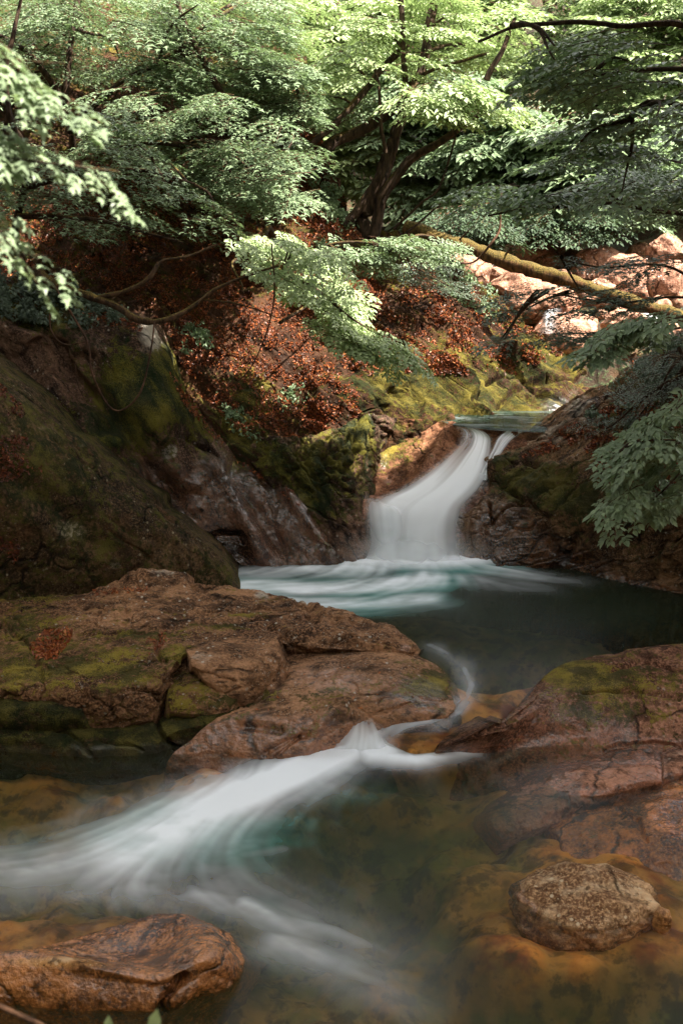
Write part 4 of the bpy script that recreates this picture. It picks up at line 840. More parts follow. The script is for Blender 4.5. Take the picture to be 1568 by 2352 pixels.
st2 = [[(1165, 984, 14.5), (1185, 985, 14.48), (1215, 986, 14.45)], [(1140, 1003, 14.38), (1158, 1006, 14.36), (1180, 1010, 14.33)], [(1128, 1030, 14.25), (1140, 1034, 14.23), (1156, 1038, 14.2)],
       [(1112, 1062, 14.1), (1123, 1066, 14.08), (1136, 1070, 14.05)], [(1090, 1100, 13.92), (1106, 1102, 13.9), (1120, 1104, 13.88)]]
link('waterfall_strand', falls('waterfall_strand', st2, 120, 60, lambda u, v, n: edge(u, .35, .3)*(.75+.8*n)*sstep(0, .1, v)), wf, kind=None)
cur = [
 [(824, 1118, 13.60), (842, 1128, 13.56), (872, 1142, 13.52), (915, 1152, 13.5), (960, 1158, 13.5)],
 [(828, 1140, 13.48), (850, 1158, 13.42), (880, 1168, 13.38), (920, 1174, 13.36), (965, 1178, 13.36)],
 [(834, 1180, 13.36), (856, 1200, 13.3), (886, 1208, 13.26), (925, 1212, 13.24), (970, 1214, 13.24)],
 [(840, 1230, 13.28), (862, 1245, 13.2), (892, 1250, 13.16), (930, 1252, 13.14), (975, 1252, 13.14)],
 [(846, 1280, 13.18), (868, 1290, 13.08), (898, 1294, 13.04), (936, 1296, 13.02), (980, 1296, 13.02)]]
link('side_spout', falls('side_spout', cur, 120, 120, lambda u, v, n: .75*edge(u, .5, .6)*(1+.2*n)*sstep(0, .36, v)*(1-sstep(.45, 1, v)), seed=3), wf)
mist = [[(770, 1215, 13.1), (860, 1205, 13.05), (960, 1205, 13.0), (1060, 1210, 13.05), (1160, 1225, 13.1)], [(750, 1250, 12.98), (860, 1248, 12.9), (960, 1248, 12.88), (1060, 1250, 12.9), (1180, 1258, 12.98)],
        [(740, 1285, 12.86), (860, 1288, 12.76), (960, 1290, 12.74), (1060, 1288, 12.76), (1190, 1288, 12.86)], [(730, 1306, 12.76), (860, 1314, 12.64), (960, 1316, 12.62), (1060, 1314, 12.64), (1200, 1308, 12.76)]]
link('spray_mist', falls('spray_mist', mist, 80, 140, lambda u, v, n: .42*edge(u, .48, .5)*(1+.6*n)*np.sin(np.clip(v, 0, 1)*math.pi)**2.2, seed=9), wf)
# ================================================================== VEGETATION
# greens: fresh (light yellow-green), mid, deep
M_fresh = leafmat('fresh_leaves', (.19, .255, .12), (.31, .395, .19), (.45, .54, .29), .28)
M_mid = leafmat('mid_leaves', (.11, .155, .085), (.18, .25, .14), (.29, .38, .21), .27)
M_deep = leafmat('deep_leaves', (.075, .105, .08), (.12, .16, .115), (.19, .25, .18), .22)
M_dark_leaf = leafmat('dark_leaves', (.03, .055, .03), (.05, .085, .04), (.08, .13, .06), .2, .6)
M_near = leafmat('near_leaves', (.15, .20, .12), (.22, .29, .17), (.30, .38, .22), .3)
M_bark = barkmat('bark', (.018, .011, .008), (.075, .045, .028), .12)
M_barkm = barkmat('mossy_bark', (.035, .018, .009), (.17, .085, .035), .28)
M_bough = barkmat('bough_bark', (.022, .014, .008), (.10, .055, .028), .16)
M_twig = barkmat('twig_bark', (.03, .016, .010), (.10, .05, .028), .0)
M_litter = littermat('leaf_litter')

def leaf_template(kind):
    if kind == 'maple':
        V = [(0, 0, 0), (-.02, .40, -.10), (.30, .16, .0), (.52, .46, -.10), (.55, .14, .02), (1.0, 0, -.14), (.55, -.14, .02), (.52, -.46, -.10), (.30, -.16, 0), (-.02, -.40, -.10)]
        Fc = [(0, 2, 1), (0, 4, 2), (2, 4, 3), (0, 6, 4), (4, 6, 5), (0, 8, 6), (8, 7, 6), (0, 9, 8)]
    elif kind == 'star':
        V = [(0, 0, 0), (.05, .42, -.08), (.42, .12, 0), (1, 0, -.12), (.42, -.12, 0), (.05, -.42, -.08)]
        Fc = [(0, 2, 1), (0, 4, 2), (2, 4, 3), (0, 5, 4)]
    elif kind == 'broad':
        V = [(0, 0, 0), (.28, .27, .05), (.65, .24, .0), (1, 0, -.16), (.65, -.24, .0), (.28, -.27, .05), (.5, 0, -.04)]
        Fc = [(0, 6, 1), (1, 6, 2), (2, 6, 3), (3, 6, 4), (4, 6, 5), (5, 6, 0)]
        Fc = [(a, c, b) for a, b, c in Fc]
    else:
        V = [(0, 0, 0), (.45, .24, .03), (1, 0, -.14), (.45, -.24, .03)]
        Fc = [(0, 2, 1), (0, 3, 2)]
    return np.array(V, float), np.array(Fc)[:, ::-1]
def frames(d, up):
    d = d/np.linalg.norm(d, axis=-1, keepdims=True)
    y = np.cross(up, d); y /= np.linalg.norm(y, axis=-1, keepdims=True)+1e-9
    z = np.cross(d, y); return d, y, z
def make_spray(kind, seed, llen, step=.085, sub=11, wide=.5):
    """one flat leafy spray of unit length along +x; returns leaf verts, tris, cv, twig paths"""
    r = np.random.default_rng(seed); T, Fc = leaf_template(kind)
    pos = []; dr = []; tw = []
    def axis(p0, d0, L, n=9, droop=.25):
        t = np.linspace(0, 1, n)[:, None]; c = p0+d0*L*t; c[:, 2] -= droop*L*(t[:, 0]**2); c[:, 1] += .05*L*math.sin(seed)*t[:, 0]**2
        return c
    main = axis(np.zeros(3), np.array([1., 0, .08]), 1.0)
    tw.append((main, .007, .002))
    for k in range(sub):
        t = .12+.86*k/sub; i = t*8; a = int(i); p = main[a]*(1-i+a)+main[min(a+1, 8)]*(i-a)
        s = 1 if k % 2 else -1
        an = s*math.radians(r.uniform(38, 62)); L = wide*(1-.75*t)*r.uniform(.75, 1.15)+.07
        d = np.array([math.cos(an), math.sin(an), r.uniform(-.05, .12)])
        c = axis(p, d, L, 6, .3); tw.append((c, .003, .001))
        m = max(2, int(L/step)); 
        for q in range(m):
            f = (q+.6)/m*5; b = min(int(f), 4); pp = c[b]*(1-f+b)+c[b+1]*(f-b)
            for ss in (1, -1):
                a2 = an+ss*math.radians(r.uniform(30, 65)); pos.append(pp); dr.append((math.cos(a2), math.sin(a2), r.uniform(-.36, .02)))
        pos.append(c[-1]); dr.append((math.cos(an), math.sin(an), -.3))
    for q in range(6): pos.append(main[8-q//2]); a2 = r.uniform(-1, 1); dr.append((math.cos(a2), math.sin(a2), -.3))
    pos = np.array(pos); dr = np.array(dr); n = len(pos)
    up = np.stack([r.normal(0, .22, n), r.normal(0, .22, n), np.ones(n)], 1)
    X, Yv, Zv = frames(dr, up)
    s = llen*r.uniform(.7, 1.25, n)[:, None, None]
    V = pos[:, None]+s*(T[None, :, :1]*X[:, None]+T[None, :, 1:2]*Yv[:, None]+T[None, :, 2:]*Zv[:, None])
    k = len(T); Fa = (Fc[None]+np.arange(n)[:, None, None]*k).reshape(-1, 3)
    cv = np.repeat(r.uniform(0, 1, n), k)
    tv, tf = [], []; off = 0
    for c, r0, r1 in tw:
        m = len(c); rr = np.linspace(r0, r1, m)
        for (oy, oz) in ((1, 0), (-.5, .87), (-.5, -.87)): pass
        ring = c[:, None]+np.array([[0, 1, 0], [0, -.5, .87], [0, -.5, -.87]])[None]*rr[:, None, None]
        tv.append(ring.reshape(-1, 3))
        i, j = np.meshgrid(np.arange(m-1), np.arange(3), indexing='ij'); A = (i*3+j).ravel(); B = (i*3+(j+1) % 3).ravel()
        q = np.stack([A, B, B+3, A+3], 1)+off; tf += [q[:, [0, 1, 2]], q[:, [0, 2, 3]]]; off += m*3
    tv = np.concatenate(tv); tf = np.concatenate(tf)
    V = V.reshape(-1, 3)
    allV = np.concatenate([V, tv]); allF = np.concatenate([Fa, tf+len(V)])
    mi = np.concatenate([np.zeros(len(Fa), int), np.ones(len(tf), int)]); cv = np.concatenate([cv, np.full(len(tv), .5)])
    return allV, allF, mi, cv
SPR = {}
def spray_set(kind, llen, step, sub, wide):
    k = (kind, llen, step, sub, wide)
    if k not in SPR: SPR[k] = [make_spray(kind, s*13+5, llen, step, sub, wide) for s in range(5)]
    return SPR[k]
def inpoly(x, y, poly):
    r = np.zeros(x.shape, bool); n = len(poly)
    for i in range(n):
        x1, y1 = poly[i]; x2, y2 = poly[(i+1) % n]
        c = ((y1 > y) != (y2 > y)) & (x < (x2-x1)*(y-y1)/(y2-y1+1e-12)+x1); r ^= c
    return r
def sample(poly, n, D0, D1, r, clump=0.):
    a = np.array(poly, float); lo, hi = a.min(0), a.max(0); out = []
    tot = 0
    while tot < n:
        x = r.uniform(lo[0], hi[0], 4*n); y = r.uniform(lo[1], hi[1], 4*n); m = inpoly(x, y, poly)
        if clump:
            nz = pn(np.stack([x*.011, y*.022, x*0+n], 1)); m &= nz > (clump-.5)*.8+r.uniform(-.12, .12, len(x))
        x, y = x[m], y[m]; out.append(np.stack([x, y], 1)); tot += len(x)
    q = np.concatenate(out)[:n]
    return [(a_, b_, r.uniform(D0, D1)) for a_, b_ in q]
def crown_mesh(name, pts, mat, kind='oval', llen=.09, size=(.6, 1.0), step=.085, sub=11, wide=.5, yaw=0., yawv=.7, pitch=-.10, seed=0, tiers=0., bark=None):
    r = np.random.default_rng(seed+99); S = spray_set(kind, llen, step, sub, wide)
    Vs, Fs, Ms, Cs = [], [], [], []; off = 0
    P0 = np.array([P(*p) if len(p) == 3 else p[:3] for p in pts])
    if tiers: P0[:, 2] = np.round(P0[:, 2]/tiers)*tiers+r.normal(0, tiers*.12, len(P0))+.12*P0[:, 0]*0
    for k, p in enumerate(P0):
        V, Fc, mi, cv = S[r.integers(5)]
        s = r.uniform(*size); a = (yaw(p) if callable(yaw) else yaw)+r.normal(0, yawv); b = pitch+r.normal(0, .11); c = r.normal(0, .12)
        ca, sa, cb, sb, cc, sc = math.cos(a), math.sin(a), math.cos(b), math.sin(b), math.cos(c), math.sin(c)
        Rz = np.array([[ca, -sa, 0], [sa, ca, 0], [0, 0, 1]]); Ry = np.array([[cb, 0, -sb], [0, 1, 0], [sb, 0, cb]]); Rx = np.array([[1, 0, 0], [0, cc, -sc], [0, sc, cc]])
        M = Rz@Ry@Rx
        W = (V-np.array([.5, 0, 0]))@M.T*s+p
        Vs.append(W); Fs.append(Fc+off); off += len(V); Ms.append(mi)
        Cs.append(np.clip(cv*.75+.25*r.uniform(), 0, 1))
    return np.concatenate(Vs), np.concatenate(Fs), np.concatenate(Ms), np.concatenate(Cs)
NL = [0]
def tree(name, label, cat, base, limbs, fol, group=None, bark=None, sides=9, rough=.25):
    """base: world point; limbs: [(pts, r0, r1)] first = trunk; fol: list of dict(poly, n, D, mat, ...)"""
    bark = bark or M_bark
    org = P(*base) if len(base) == 3 else base[:3]
    root = empty(name, org, label, cat, group)
    trunk = limbs[:1] if not isinstance(limbs, dict) else limbs
    tp = [path(p, 30, a, b, .05, world=(len(p[0]) == 4)) if len(p[0]) == 3 else path([q[:3] for q in p], 30, a, b, .05, world=True) for p, a, b in trunk]
    V, Fq = tube_mesh(tp, sides, rough)
    link('trunk', mesh_np('trunk', V, Fq[:, ::-1], bark, origin=org), root)
    lp = [path(p, 26, a, b, .05) if len(p[0]) == 3 else path([q[:3] for q in p], 26, a, b, .05, world=True) for p, a, b in limbs[1:]]
    allpts = []
    r = np.random.default_rng(abs(hash(label)) % 1000 if False else NL[0]+1); NL[0] += 1
    hubs = np.concatenate([tp[0][0][15:]]+[q[0][8:] for q in lp])
    VV, FF, MM, CC, mats = [], [], [], [], []; off = 0
    for f in fol:
        f = dict(f); mat = f.pop('mat'); poly = f.pop('poly'); n = f.pop('n'); D = f.pop('D'); cl = f.pop('clump', 0.); nb = f.pop('branches', 5)
        pts = sample(poly, n, D[0], D[1], r, cl)
        W0 = np.array([P(*p) for p in pts])
        if 'yaw' not in f:
            o0 = np.array(org); f['yaw'] = lambda p, o0=o0: math.atan2(p[1]-o0[1], p[0]-o0[0])
        V, Fc, mi, cv = crown_mesh('c', pts, mat, seed=NL[0]*7+len(VV), **f)
        if mat not in mats: mats.append(mat)
        b_ = 2*mats.index(mat); mi = mi+b_
        VV.append(V); FF.append(Fc+off); off += len(V); MM.append(mi); CC.append(cv)
        # limbs reaching into this part of the crown
        for k in range(nb):
            e = W0[r.integers(len(W0))]; h = hubs[np.argmin(np.linalg.norm(hubs-e, axis=1)+r.uniform(0, .8, len(hubs)))]
            d = e-h; L = np.linalg.norm(d)
            if L < .4: continue
            mid = h+d*.5+np.array([r.normal(0, .08), r.normal(0, .08), .10])*L
            lp.append(path([tuple(h), tuple(mid), tuple(e)], 14, min(.02+.008*L, .05), .007, .06, world=True))
    if lp:
        V, Fq = tube_mesh(lp, 7, .15)
        link('branches', mesh_np('branches', V, Fq[:, ::-1], bark, origin=org), root)
    ml = []
    for m in mats: ml += [m, M_twig]
    me = mesh_np('crown', np.concatenate(VV), np.concatenate(FF), ml, midx=np.concatenate(MM), attrs=dict(cv=np.concatenate(CC)), smooth=False, origin=org)
    link('crown', me, root)
    return root
G_left = 'maples overhanging the left hillside'; G_back = 'trees on the far hillside'; G_right = 'trees leaning over the right bank'
def F_(poly, n, D, mat, **k): return dict(poly=poly, n=n, D=D, mat=mat, **k)

# --- main leaning tree on the crest
mt = [[(846, 548, 18.1), (835, 522, 18.1), (850, 470, 18.1), (872, 410, 18.1), (895, 340, 18.15), (915, 285, 18.2), (940, 230, 18.3), (968, 150, 18.5), (985, 60, 18.6), (1010, -60, 18.8)],
      [(858, 545, 18.0), (868, 505, 18.0), (885, 440, 18.0), (925, 385, 17.9), (975, 345, 17.8), (1030, 312, 17.6), (1090, 268, 17.5), (1150, 240, 17.4)],
      [(790, 520, 17.9), (820, 495, 18.0), (850, 450, 18.05), (880, 400, 18.1), (905, 330, 18.1), (925, 255, 18.0), (928, 180, 18), (925, 90, 18.1), (922, -40, 18.2)],
      [(748, 345, 18.0), (775, 325, 18.1), (805, 312, 18.15), (850, 288, 18.2), (900, 255, 18.2), (935, 220, 18.3)],
      [(680, 345, 17.8), (730, 318, 17.8), (790, 260, 17.9), (840, 200, 18.1), (870, 165, 18.2), (920, 120, 18.3)],
      [(884, 352, 17.9), (879, 270, 17.9), (868, 200, 17.9), (855, 140, 18)],
      [(1115, 190, 17.6), (1135, 150, 17.6), (1160, 95, 17.7), (1185, 40, 17.8)],
      [(880, 262, 18), (905, 235, 18), (960, 180, 18.1), (1030, 150, 18), (1120, 120, 17.8)]]
tree('leaning_tree', 'dark multi-stemmed tree leaning out from the hillside crest in the middle', 'tree', (846, 548, 18.1),
     [(mt[0], .13, .07), (mt[1], .10, .035), (mt[2], .085, .035), (mt[3], .10, .07), (mt[4], .055, .05), (mt[5], .035, .02), (mt[6], .05, .03), (mt[7], .045, .02)],
     [F_([(930, 200), (1120, 180), (1200, 240), (1090, 270), (950, 250)], 30, (16.8, 17.8), M_fresh, llen=.13, size=(.6, .95), pitch=-.25),
      F_([(640, 60), (820, -30), (1180, -30), (1250, 120), (1100, 200), (860, 220), (700, 180)], 90, (17.5, 20), M_fresh, llen=.12, clump=.55, branches=9),
      F_([(700, 230), (830, 190), (850, 270), (760, 300)], 16, (18, 19), M_mid, llen=.10, branches=2)], bark=M_bark, sides=14, rough=.35)
for (a, b) in (([(830, 530, 18.0), (808, 548, 17.8), (780, 556, 17.7)], .09), ([(862, 540, 17.9), (885, 556, 17.8), (905, 562, 17.7)], .08)): pass

# --- left maples
tree('hillside_maple', 'maple overhanging the top left hillside with fresh green tiers', 'tree', (150, 420, 16.9),
     [([(150, 440, 17), (170, 330, 16.6), (150, 180, 16.4), (180, 0, 16.6), (200, -150, 17)], .06, .03), ([(160, 300, 16.5), (260, 200, 16.3), (420, 120, 16.5)], .05, .02), ([(155, 240, 16.5), (60, 120, 16), (-60, 60, 15.5)], .05, .02)],
     [F_([(-60, -30), (640, -30), (650, 120), (600, 250), (420, 220), (250, 170), (-60, 230)], 430, (15.5, 19.5), M_mid, kind='star', llen=.085, clump=.35, branches=12),
      F_([(250, 0), (700, -30), (720, 150), (640, 270), (560, 240), (440, 130)], 170, (18, 20.5), M_fresh, kind='star', llen=.085, clump=.40, branches=6)], G_left)
tree('hillside_maple', 'maple with dark layered leaves hiding the middle of the left hillside', 'tree', (640, 470, 17.2),
     [([(640, 500, 17.4), (620, 400, 16.8), (560, 300, 16.4), (500, 200, 16.2), (430, 60, 16.2), (380, -100, 16.5)], .07, .025), ([(600, 370, 16.6), (500, 340, 15.6), (380, 330, 15), (250, 340, 14.6)], .045, .015), ([(610, 390, 16.6), (660, 330, 16.4), (700, 250, 16.6)], .04, .015)],
     [F_([(200, 180), (420, 200), (640, 230), (700, 380), (720, 470), (640, 490), (540, 460), (400, 400), (200, 350)], 170, (14.6, 16.6), M_mid, kind='star', llen=.09, clump=.53, branches=12),
      F_([(560, 120), (690, 140), (720, 280), (690, 400), (620, 300)], 90, (16.5, 17.8), M_mid, kind='star', llen=.085, branches=3, clump=.3)], G_left)
tree('hillside_maple', 'maple with sparse dark leaves at the far left above the rock wall', 'tree', (60, 620, 14.6),
     [([(60, 640, 14.6), (40, 520, 14.3), (70, 380, 14.1), (20, 240, 14), (30, 80, 14.1), (60, -80, 14.3)], .05, .02), ([(60, 430, 14.2), (180, 400, 14), (330, 390, 13.9), (450, 420, 14)], .04, .012), ([(45, 500, 14.2), (160, 500, 13.9), (280, 520, 13.7), (420, 560, 13.6)], .04, .012)],
     [F_([(-60, 200), (220, 230), (350, 330), (460, 430), (520, 500), (430, 540), (300, 500), (100, 540), (-60, 580)], 105, (13.2, 15.2), M_mid, kind='star', llen=.085, clump=.56, branches=12)], G_left)
tree('sunlit_sapling', 'maple sapling whose bright yellow-green sprays hang in front of the leaf-strewn slope', 'sapling', (640, 560, 15.8),
     [([(640, 575, 15.9), (625, 520, 15.4), (600, 560, 14.6), (620, 600, 14.0), (680, 640, 13.6)], .05, .02), ([(600, 560, 14.6), (540, 600, 13.9), (560, 660, 13.5)], .025, .01), ([(640, 610, 13.9), (740, 680, 13.4), (850, 760, 13.2), (950, 820, 13.1)], .022, .006)],
     [F_([(560, 540), (700, 540), (780, 600), (840, 690), (800, 750), (720, 730), (640, 670), (560, 600)], 60, (12.9, 14.4), M_fresh, kind='broad', llen=.115, size=(.38, .62), clump=.2, yaw=-.6, pitch=-.35, branches=8),
      F_([(700, 730), (800, 730), (920, 785), (980, 840), (970, 850), (880, 840), (780, 790)], 34, (12.8, 13.5), M_fresh, kind='broad', llen=.105, size=(.4, .65), yaw=-.4, pitch=-.35, branches=4)])
tree('crest_sapling', 'light green sapling spray reaching right below the leaning tree towards the fallen log', 'sapling', (700, 600, 16.6),
     [([(700, 620, 16.6), (740, 570, 16.2), (820, 560, 16.0), (900, 560, 15.9)], .03, .012), ([(760, 566, 16.1), (800, 590, 16.0), (850, 610, 15.9)], .02, .008)],
     [F_([(750, 545), (900, 535), (1050, 555), (1010, 590), (900, 610), (770, 600)], 38, (15.4, 16.4), M_mid, kind='broad', llen=.085, size=(.5, .8), yaw=0, branches=4),
      F_([(860, 600), (1000, 590), (1080, 640), (1110, 690), (1000, 660), (900, 640)], 26, (16.4, 17.3), M_deep, kind='oval', llen=.07, size=(.4, .7), branches=3)])
# --- far hillside trees
spec = [
 (560, 300, 27, [(440, -40), (720, -40), (760, 160), (660, 300), (520, 200)], 'pale tree at the top behind the left hillside crest'),
 (780, 430, 27, [(660, 60), (900, 0), (920, 250), (900, 430), (760, 460), (680, 330)], 'pale green tree directly behind the leaning tree stems'),
 (980, 500, 26, [(880, 150), (1100, 120), (1120, 350), (1080, 520), (940, 520), (880, 380)], 'mid green tree behind the right limb of the leaning tree'),
 (900, 120, 33, [(640, -60), (1150, -60), (1180, 120), (900, 200), (660, 140)], 'hazy light tree high on the far slope at the top centre'),
 (1180, 510, 25, [(1050, 250), (1260, 220), (1320, 380), (1280, 490), (1100, 480)], 'green tree just behind the sunlit boulders at their left end'),
 (1250, 150, 31, [(1080, -60), (1420, -60), (1440, 150), (1300, 260), (1100, 220)], 'bright yellow-green tree on the far slope right of the leaning tree'),
 (1400, 520, 24, [(1260, 280), (1470, 260), (1520, 420), (1480, 500), (1280, 500)], 'leafy tree above the middle of the sunlit boulders'),
 (1500, 200, 29, [(1380, -60), (1640, -60), (1640, 260), (1500, 320), (1360, 240)], 'bright tree filling the top right corner behind dark branches'),
 (1560, 500, 27, [(1460, 250), (1650, 230), (1650, 400), (1500, 420)], 'bushy tree over the largest right-hand sunlit boulder')]
for k, (bx, by, D, poly, lab) in enumerate(spec):
    w_ = max(p[0] for p in poly)-min(p[0] for p in poly)
    top = min(p[1] for p in poly)
    tree('background_tree', lab, 'tree', (bx, by+20, D), [([(bx, by+40, D), (bx+12, (by+top)/2, D-.3), (bx-10, top, D-.2)], .16, .07)],
         [F_(poly, 200, (D-2.2, D-.3), M_fresh if k in (0, 1, 3, 5, 7) else M_mid, kind='oval', llen=.15, size=(1.0, 1.6), step=.12, clump=.25, branches=9)], G_back)
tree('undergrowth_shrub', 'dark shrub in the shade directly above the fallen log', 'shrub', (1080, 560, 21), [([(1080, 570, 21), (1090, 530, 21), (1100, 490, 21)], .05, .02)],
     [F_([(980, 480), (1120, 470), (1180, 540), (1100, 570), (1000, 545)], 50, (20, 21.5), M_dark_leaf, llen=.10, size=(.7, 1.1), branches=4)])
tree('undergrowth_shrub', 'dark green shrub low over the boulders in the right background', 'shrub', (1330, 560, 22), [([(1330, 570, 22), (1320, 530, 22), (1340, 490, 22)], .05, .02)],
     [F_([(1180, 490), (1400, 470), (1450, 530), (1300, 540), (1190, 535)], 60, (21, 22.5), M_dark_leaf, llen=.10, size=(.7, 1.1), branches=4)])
# --- trees leaning in from the right, in shade
tree('right_bank_tree', 'dark-leaved tree whose tiers sweep in from the top right corner', 'tree', (1800, 500, 12.5),
     [([(1800, 520, 12.5), (1790, 300, 12.3), (1760, 100, 12.2), (1740, -100, 12.2)], .14, .08), ([(1785, 160, 12.2), (1600, 70, 11.8), (1400, 55, 11.6), (1220, 60, 11.4), (1100, 90, 11.3)], .04, .012), ([(1780, 280, 12.2), (1620, 190, 11.8), (1480, 150, 11.5), (1330, 190, 11.4)], .04, .012), ([(1785, 380, 12.2), (1650, 300, 11.8), (1500, 230, 11.5), (1440, 260, 11.4)], .035, .012)],
     [F_([(1130, 130), (1300, 70), (1620, 90), (1620, 260), (1450, 290), (1250, 230), (1100, 220)], 30, (10.4, 12), M_mid, kind='broad', llen=.10, size=(.6, .9), clump=.52, yaw=3.1, branches=10),
      F_([(1250, 280), (1620, 250), (1620, 460), (1480, 470), (1300, 380)], 22, (11, 12.6), M_mid, kind='broad', llen=.10, size=(.6, .9), clump=.52, yaw=3.1, branches=7)], G_right)
tree('right_bank_tree', 'shaded tree with low tiers hanging over the right-hand boulders', 'tree', (1780, 620, 14),
     [([(1780, 640, 14), (1760, 500, 13.8), (1740, 350, 13.6), (1720, 200, 13.6)], .11, .06), ([(1765, 520, 13.8), (1600, 500, 13.2), (1420, 470, 12.8), (1250, 480, 12.5), (1120, 500, 12.3)], .035, .010), ([(1760, 470, 13.7), (1620, 400, 13.4), (1500, 360, 13.2)], .03, .01)],
     [F_([(1030, 430), (1200, 410), (1430, 380), (1600, 380), (1600, 440), (1400, 450), (1200, 470), (1060, 470)], 26, (12, 13.4), M_mid, kind='broad', llen=.11, size=(.6, .9), clump=.45, yaw=3.1, branches=8),
      F_([(1430, 420), (1620, 400), (1620, 490), (1500, 490), (1420, 460)], 40, (13.4, 14.6), M_mid, kind='star', llen=.085, size=(.6, .9), yaw=3.1, branches=5)], G_right)
tree('right_bank_tree', 'thin twiggy maple spreading dark twigs across the fallen log', 'tree', (1720, 800, 12.6),
     [([(1720, 820, 12.6), (1690, 740, 12.2), (1640, 680, 11.8), (1600, 610, 11.6)], .06, .03), ([(1640, 680, 11.8), (1520, 620, 11.5), (1400, 615, 11.3), (1290, 600, 11.2)], .018, .005), ([(1650, 690, 11.8), (1540, 690, 11.5), (1380, 690, 11.2), (1230, 680, 11.1)], .018, .005), ([(1660, 710, 11.9), (1560, 760, 11.6), (1400, 760, 11.3), (1280, 770, 11.2)], .018, .005)],
     [F_([(1270, 585), (1420, 590), (1600, 570), (1600, 640), (1440, 640), (1290, 620)], 13, (10.9, 11.8), M_deep, kind='star', llen=.10, size=(.35, .6), step=.09, yaw=3.1, branches=4),
      F_([(1190, 650), (1380, 660), (1580, 690), (1560, 730), (1350, 740), (1170, 730), (1110, 720)], 26, (10.8, 11.6), M_deep, kind='star', llen=.10, size=(.35, .6), step=.09, yaw=3.1, branches=6),
      F_([(1120, 760), (1300, 740), (1420, 770), (1300, 800), (1160, 790)], 12, (11, 11.6), M_deep, kind='star', llen=.10, size=(.35, .6), step=.09, yaw=3.1, branches=4)], G_right)
tree('right_bank_shrub', 'grey-green leafy branch drooping over the dark rock at the right edge', 'shrub', (1700, 900, 10.4),
     [([(1700, 930, 10.4), (1660, 960, 10.2), (1600, 1000, 10), (1520, 1040, 9.8)], .04, .012), ([(1640, 975, 10.1), (1560, 1090, 9.8), (1470, 1170, 9.7)], .015, .005), ([(1620, 990, 10.1), (1500, 1000, 9.8), (1400, 1040, 9.6)], .015, .004)],
     [F_([(1370, 1030), (1470, 960), (1600, 900), (1620, 1120), (1500, 1180), (1450, 1220), (1400, 1160), (1450, 1090)], 56, (9.2, 10.2), M_near, kind='broad', llen=.155, size=(.38, .55), step=.13, yaw=3.3, pitch=-.4, clump=.15, branches=6)])
tree('right_bank_shrub', 'lighter leafy spray reaching left above the pale slanting rock edge', 'shrub', (1720, 740, 10.6),
     [([(1720, 760, 10.6), (1640, 730, 10.2), (1540, 730, 9.9), (1440, 760, 9.7)], .03, .008)],
     [F_([(1330, 800), (1400, 745), (1540, 710), (1620, 720), (1600, 770), (1450, 800), (1370, 820)], 17, (9.5, 10.1), M_near, kind='broad', llen=.20, size=(.3, .42), step=.13, yaw=3.2, pitch=-.3, branches=3)])
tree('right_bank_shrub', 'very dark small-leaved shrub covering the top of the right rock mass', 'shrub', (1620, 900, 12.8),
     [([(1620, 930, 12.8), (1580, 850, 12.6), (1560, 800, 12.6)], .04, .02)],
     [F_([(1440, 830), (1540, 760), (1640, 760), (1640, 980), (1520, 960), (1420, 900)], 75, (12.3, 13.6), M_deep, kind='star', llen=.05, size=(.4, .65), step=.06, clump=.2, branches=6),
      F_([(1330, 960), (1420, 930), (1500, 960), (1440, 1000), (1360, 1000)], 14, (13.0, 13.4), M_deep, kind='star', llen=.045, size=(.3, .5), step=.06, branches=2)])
# --- foreground maple branch at the left, out of focus
tree('foreground_maple', 'pale blurred maple branch close to the lens at the left edge', 'branch', (-330, 300, 2.60),
     [([(-330, 500, 2.70), (-300, 380, 2.60), (-200, 300, 2.50), (-60, 260, 2.45)], .012, .004), ([(-200, 300, 2.50), (-60, 330, 2.40), (120, 380, 2.35), (260, 420, 2.30)], .004, .0015), ([(-290, 360, 2.60), (-150, 140, 2.50), (0, 120, 2.50), (160, 150, 2.45)], .004, .0015), ([(-320, 440, 2.65), (-150, 540, 2.50), (0, 570, 2.45), (120, 590, 2.40)], .004, .0015)],
     [F_([(-60, 120), (60, 115), (110, 140), (40, 170), (-60, 170)], 5, (2.35, 2.60), M_near, kind='maple', llen=.155, size=(.19, .26), step=.3, sub=5, yaw=0, yawv=.4, pitch=-.5, branches=0),
      F_([(-60, 260), (20, 270), (60, 320), (20, 340), (-60, 330)], 6, (2.30, 2.60), M_near, kind='maple', llen=.155, size=(.19, .26), step=.3, sub=5, yaw=-.3, yawv=.4, pitch=-.5, branches=0),
      F_([(190, 385), (240, 395), (240, 410), (200, 410)], 2, (2.30, 2.40), M_near, kind='maple', llen=.155, size=(.18, .25), step=.3, sub=5, yaw=-.3, yawv=.3, pitch=-.5, branches=0),
      F_([(80, 200), (150, 205), (150, 215), (80, 220)], 2, (2.40, 2.50), M_near, kind='maple', llen=.155, size=(.18, .25), step=.3, sub=5, yaw=0, yawv=.3, pitch=-.4, branches=0),
      F_([(50, 575), (110, 590), (100, 600), (50, 590)], 2, (2.35, 2.50), M_near, kind='maple', llen=.155, size=(.18, .25), step=.3, sub=5, yaw=-.2, yawv=.3, pitch=-.5, branches=0),
      F_([(-60, 480), (-10, 490), (-10, 500), (-60, 505)], 2, (2.35, 2.50), M_near, kind='maple', llen=.155, size=(.18, .25), step=.3, sub=5, yaw=-.2, yawv=.3, pitch=-.5, branches=0)])

